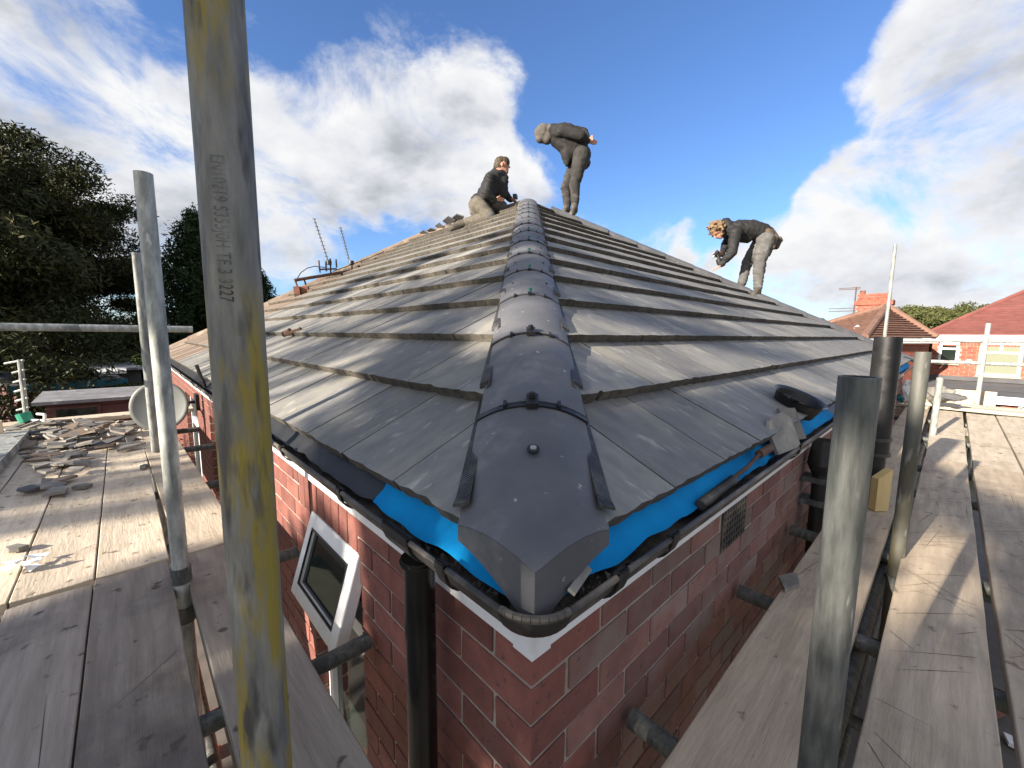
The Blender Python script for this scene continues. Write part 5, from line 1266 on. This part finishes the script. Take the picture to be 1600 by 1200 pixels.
grow('hood', [(J(245, 195), .125, J(170, 185), .125), (J(170, 185), .12, J(140, 200), .105), (J(150, 200), .10, J(135, 255), .075), (J(225, 220), .11, J(210, 270), .075), (J(135, 250), .07, J(215, 265), .075)], .010, m_hood, t2, 9, .005, 12, 9)
grow('trousers', [(pel, .135, J(600, 430), .135), (hiN, .13, knN, .082), (hiF, .12, knF, .08), (knN, .082, J(520, 960, -.08), .062), (knF, .08, J(435, 980, .14), .06), (J(610, 520), .11, J(590, 420), .12)], .012, m_trs2, t2, 6, .013, 9, 7)
for an_, to_2 in ((anN, toN), (anF, toF)):
    grow('boot', [(an_ + Vector((0, 0, .02)), .055, an_ - Vector((0, 0, .06)), .052), (an_ - Vector((0, 0, .065)), .047, to_2 - Vector((0, 0, .005)), .040), (an_, .05, to_2, .042)], .011, m_boot, t2, 2)

# --- roofer bending on the right, with a cordless driver ------------------------------
J = frame(1090, 330, 8.0, 6.40)
t3 = thing('person', J(740, 1060), 'curly blond roofer in grey trousers bending over the right hip with a power driver', 'person')
hc = J(250, 245); fc = (-RGT * .6 - Vector((0, 0, 1)) - VD * .15); upv = -RGT + Vector((0, 0, .55))
nk, chest, belly, pel = J(375, 225), J(500, 240), J(680, 240), J(840, 310)
shN, shF = J(475, 270, -.17), J(440, 240, .17); elN, elF = J(430, 520, -.2), J(350, 420, .2); wrN, wrF = J(300, 670, -.1), J(310, 545, .08)
hiN, hiF = J(850, 370, -.10), J(800, 360, .10); knN, knF = J(765, 660, -.08), J(620, 640, .12); anN, anF = J(755, 975, -.05), J(545, 920, .12)
toN, toF = J(690, 1060, -.08), J(500, 985, .1)
B_ = []; head(B_, hc, fc, upv); B_ += [(nk, .05, hc, .06), (nk, .09, chest, .12), (chest, .12, belly, .12), (belly, .12, pel, .12), (nk, .07, shN, .055), (nk, .07, shF, .055), (shN, .045, elN, .036), (elN, .036, wrN, .024), (shF, .045, elF, .036), (elF, .036, wrF, .024),
    (pel, .1, hiN, .09), (pel, .1, hiF, .09), (hiN, .075, knN, .05), (hiF, .075, knF, .05), (knN, .045, anN, .032), (knF, .045, anF, .032), (anN, .03, toN, .03), (anF, .03, toF, .03)]
hand(B_, wrN, J(165, 770, -.06), -VD, curl=.25, spread=1.2); hand(B_, wrF, J(215, 560, .04), Vector((0, 0, 1)) - VD, curl=1.2)
b3 = grow('body', B_, .0085, m_skin, t3, 3); eyes(hc, fc, upv, b3)
grow('jacket', [(nk, .085, shN, .085), (nk, .085, shF, .085), (J(400, 215), .10, chest, .155), (chest, .155, belly, .155), (belly, .155, J(800, 270), .14), (J(470, 250), .10, shN, .09), (shN, .088, elN, .07), (elN, .07, J(300, 660, -.1), .046), (shF, .085, elF, .066), (elF, .066, J(300, 540, .08), .044), (J(560, 330), .08, J(620, 340), .07)], .012, m_jacket, t3, 7, .016, 10, 4)
grow('jacket_hood', [(J(350, 150), .085, J(370, 210), .115), (J(370, 210), .10, J(340, 270), .08)], .011, m_jacket, t3, 2, .008, 16, 4)
grow('trousers', [(pel, .135, J(860, 340), .13), (hiN, .13, knN, .085), (hiF, .12, knF, .08), (knN, .085, J(755, 950, -.05), .066), (knF, .08, J(555, 900, .12), .064), (J(800, 800, -.05), .04, J(800, 640, -.06), .07)], .012, m_trs3, t3, 6, .013, 9, 2)
for an_, to_2 in ((anN, toN), (anF, toF)):
    grow('boot', [(an_ + Vector((0, 0, .02)), .055, an_ - Vector((0, 0, .06)), .052), (an_ - Vector((0, 0, .07)), .047, to_2, .040), (an_, .052, to_2, .043)], .011, m_boot, t3, 2)
# curly hair: many small curls over the skull
rs = random.Random(5); Hs = [(hc - fc.normalized() * .02 + upv.normalized() * .03, .10, hc + upv.normalized() * .045, .095)]
for i in range(150):
    u = Vector((rs.gauss(0, 1), rs.gauss(0, 1), rs.gauss(0, 1))).normalized()
    if u.dot(fc.normalized()) > .45: continue
    c_ = hc + upv.normalized() * .03 + u * rs.uniform(.105, .142); Hs.append((c_, .018, c_ + Vector((rs.uniform(-.02, .02), rs.uniform(-.02, .02), rs.uniform(-.02, .02))), .014))
grow('curly_hair', Hs, .0095, m_hairb, t3, 1, .004, 60, 2)
tb = thing('tool_belt', J(930, 300), 'brown leather tool belt with pouches worn by the bending blond roofer', 'tool belt')
grow('belt', [(J(880, 250, -.13), .05, J(940, 340, -.13), .05), (J(900, 240, .0), .06, J(960, 320, 0), .06)], .012, m_leather, tb, 2)
for a_, b_, r_ in (((960, 330, -.10), (930, 450, -.12), .055), ((1010, 360, 0), (980, 440, 0), .06), ((900, 470, -.1), (880, 540, -.1), .05), ((1030, 350, .02), (1045, 370, .02), .03)):
    grow('pouch', [(J(*a_), r_, J(*b_), r_ * .85)], .012, m_leather, tb, 2, .005, 20, 3)
o = MB(); o.path([J(820, 595, -.14), J(850, 612, -.14)], .012, 6); o.build('strap', m_black, tb)
dr = thing('power_driver', J(220, 540), 'black cordless driver with a long bit held by the bending roofer', 'power tool')
o = MB(); o.tube(J(255, 505, .03), J(205, 560, .03), .033, 14, .026); o.build('motor_body', m_black, dr, smooth=True)
o = MB(); o.tube(J(205, 560, .03), J(190, 583, .03), .022, 12, .014); o.build('chuck', m_galv, dr, smooth=True)
o = MB(); o.tube(J(192, 580, .03), J(142, 700, .03), .0045, 8); o.build('bit', m_galv, dr)
o = MB(); o.tube(J(245, 535, .03), J(270, 600, .03), .022, 10, .026); o.tube(J(265, 600, .03), J(278, 660, .03), .045, 10, .042); o.build('grip', m_black, dr, smooth=True)

for o in bpy.data.objects:
    if '_w' in o: del o['_w']
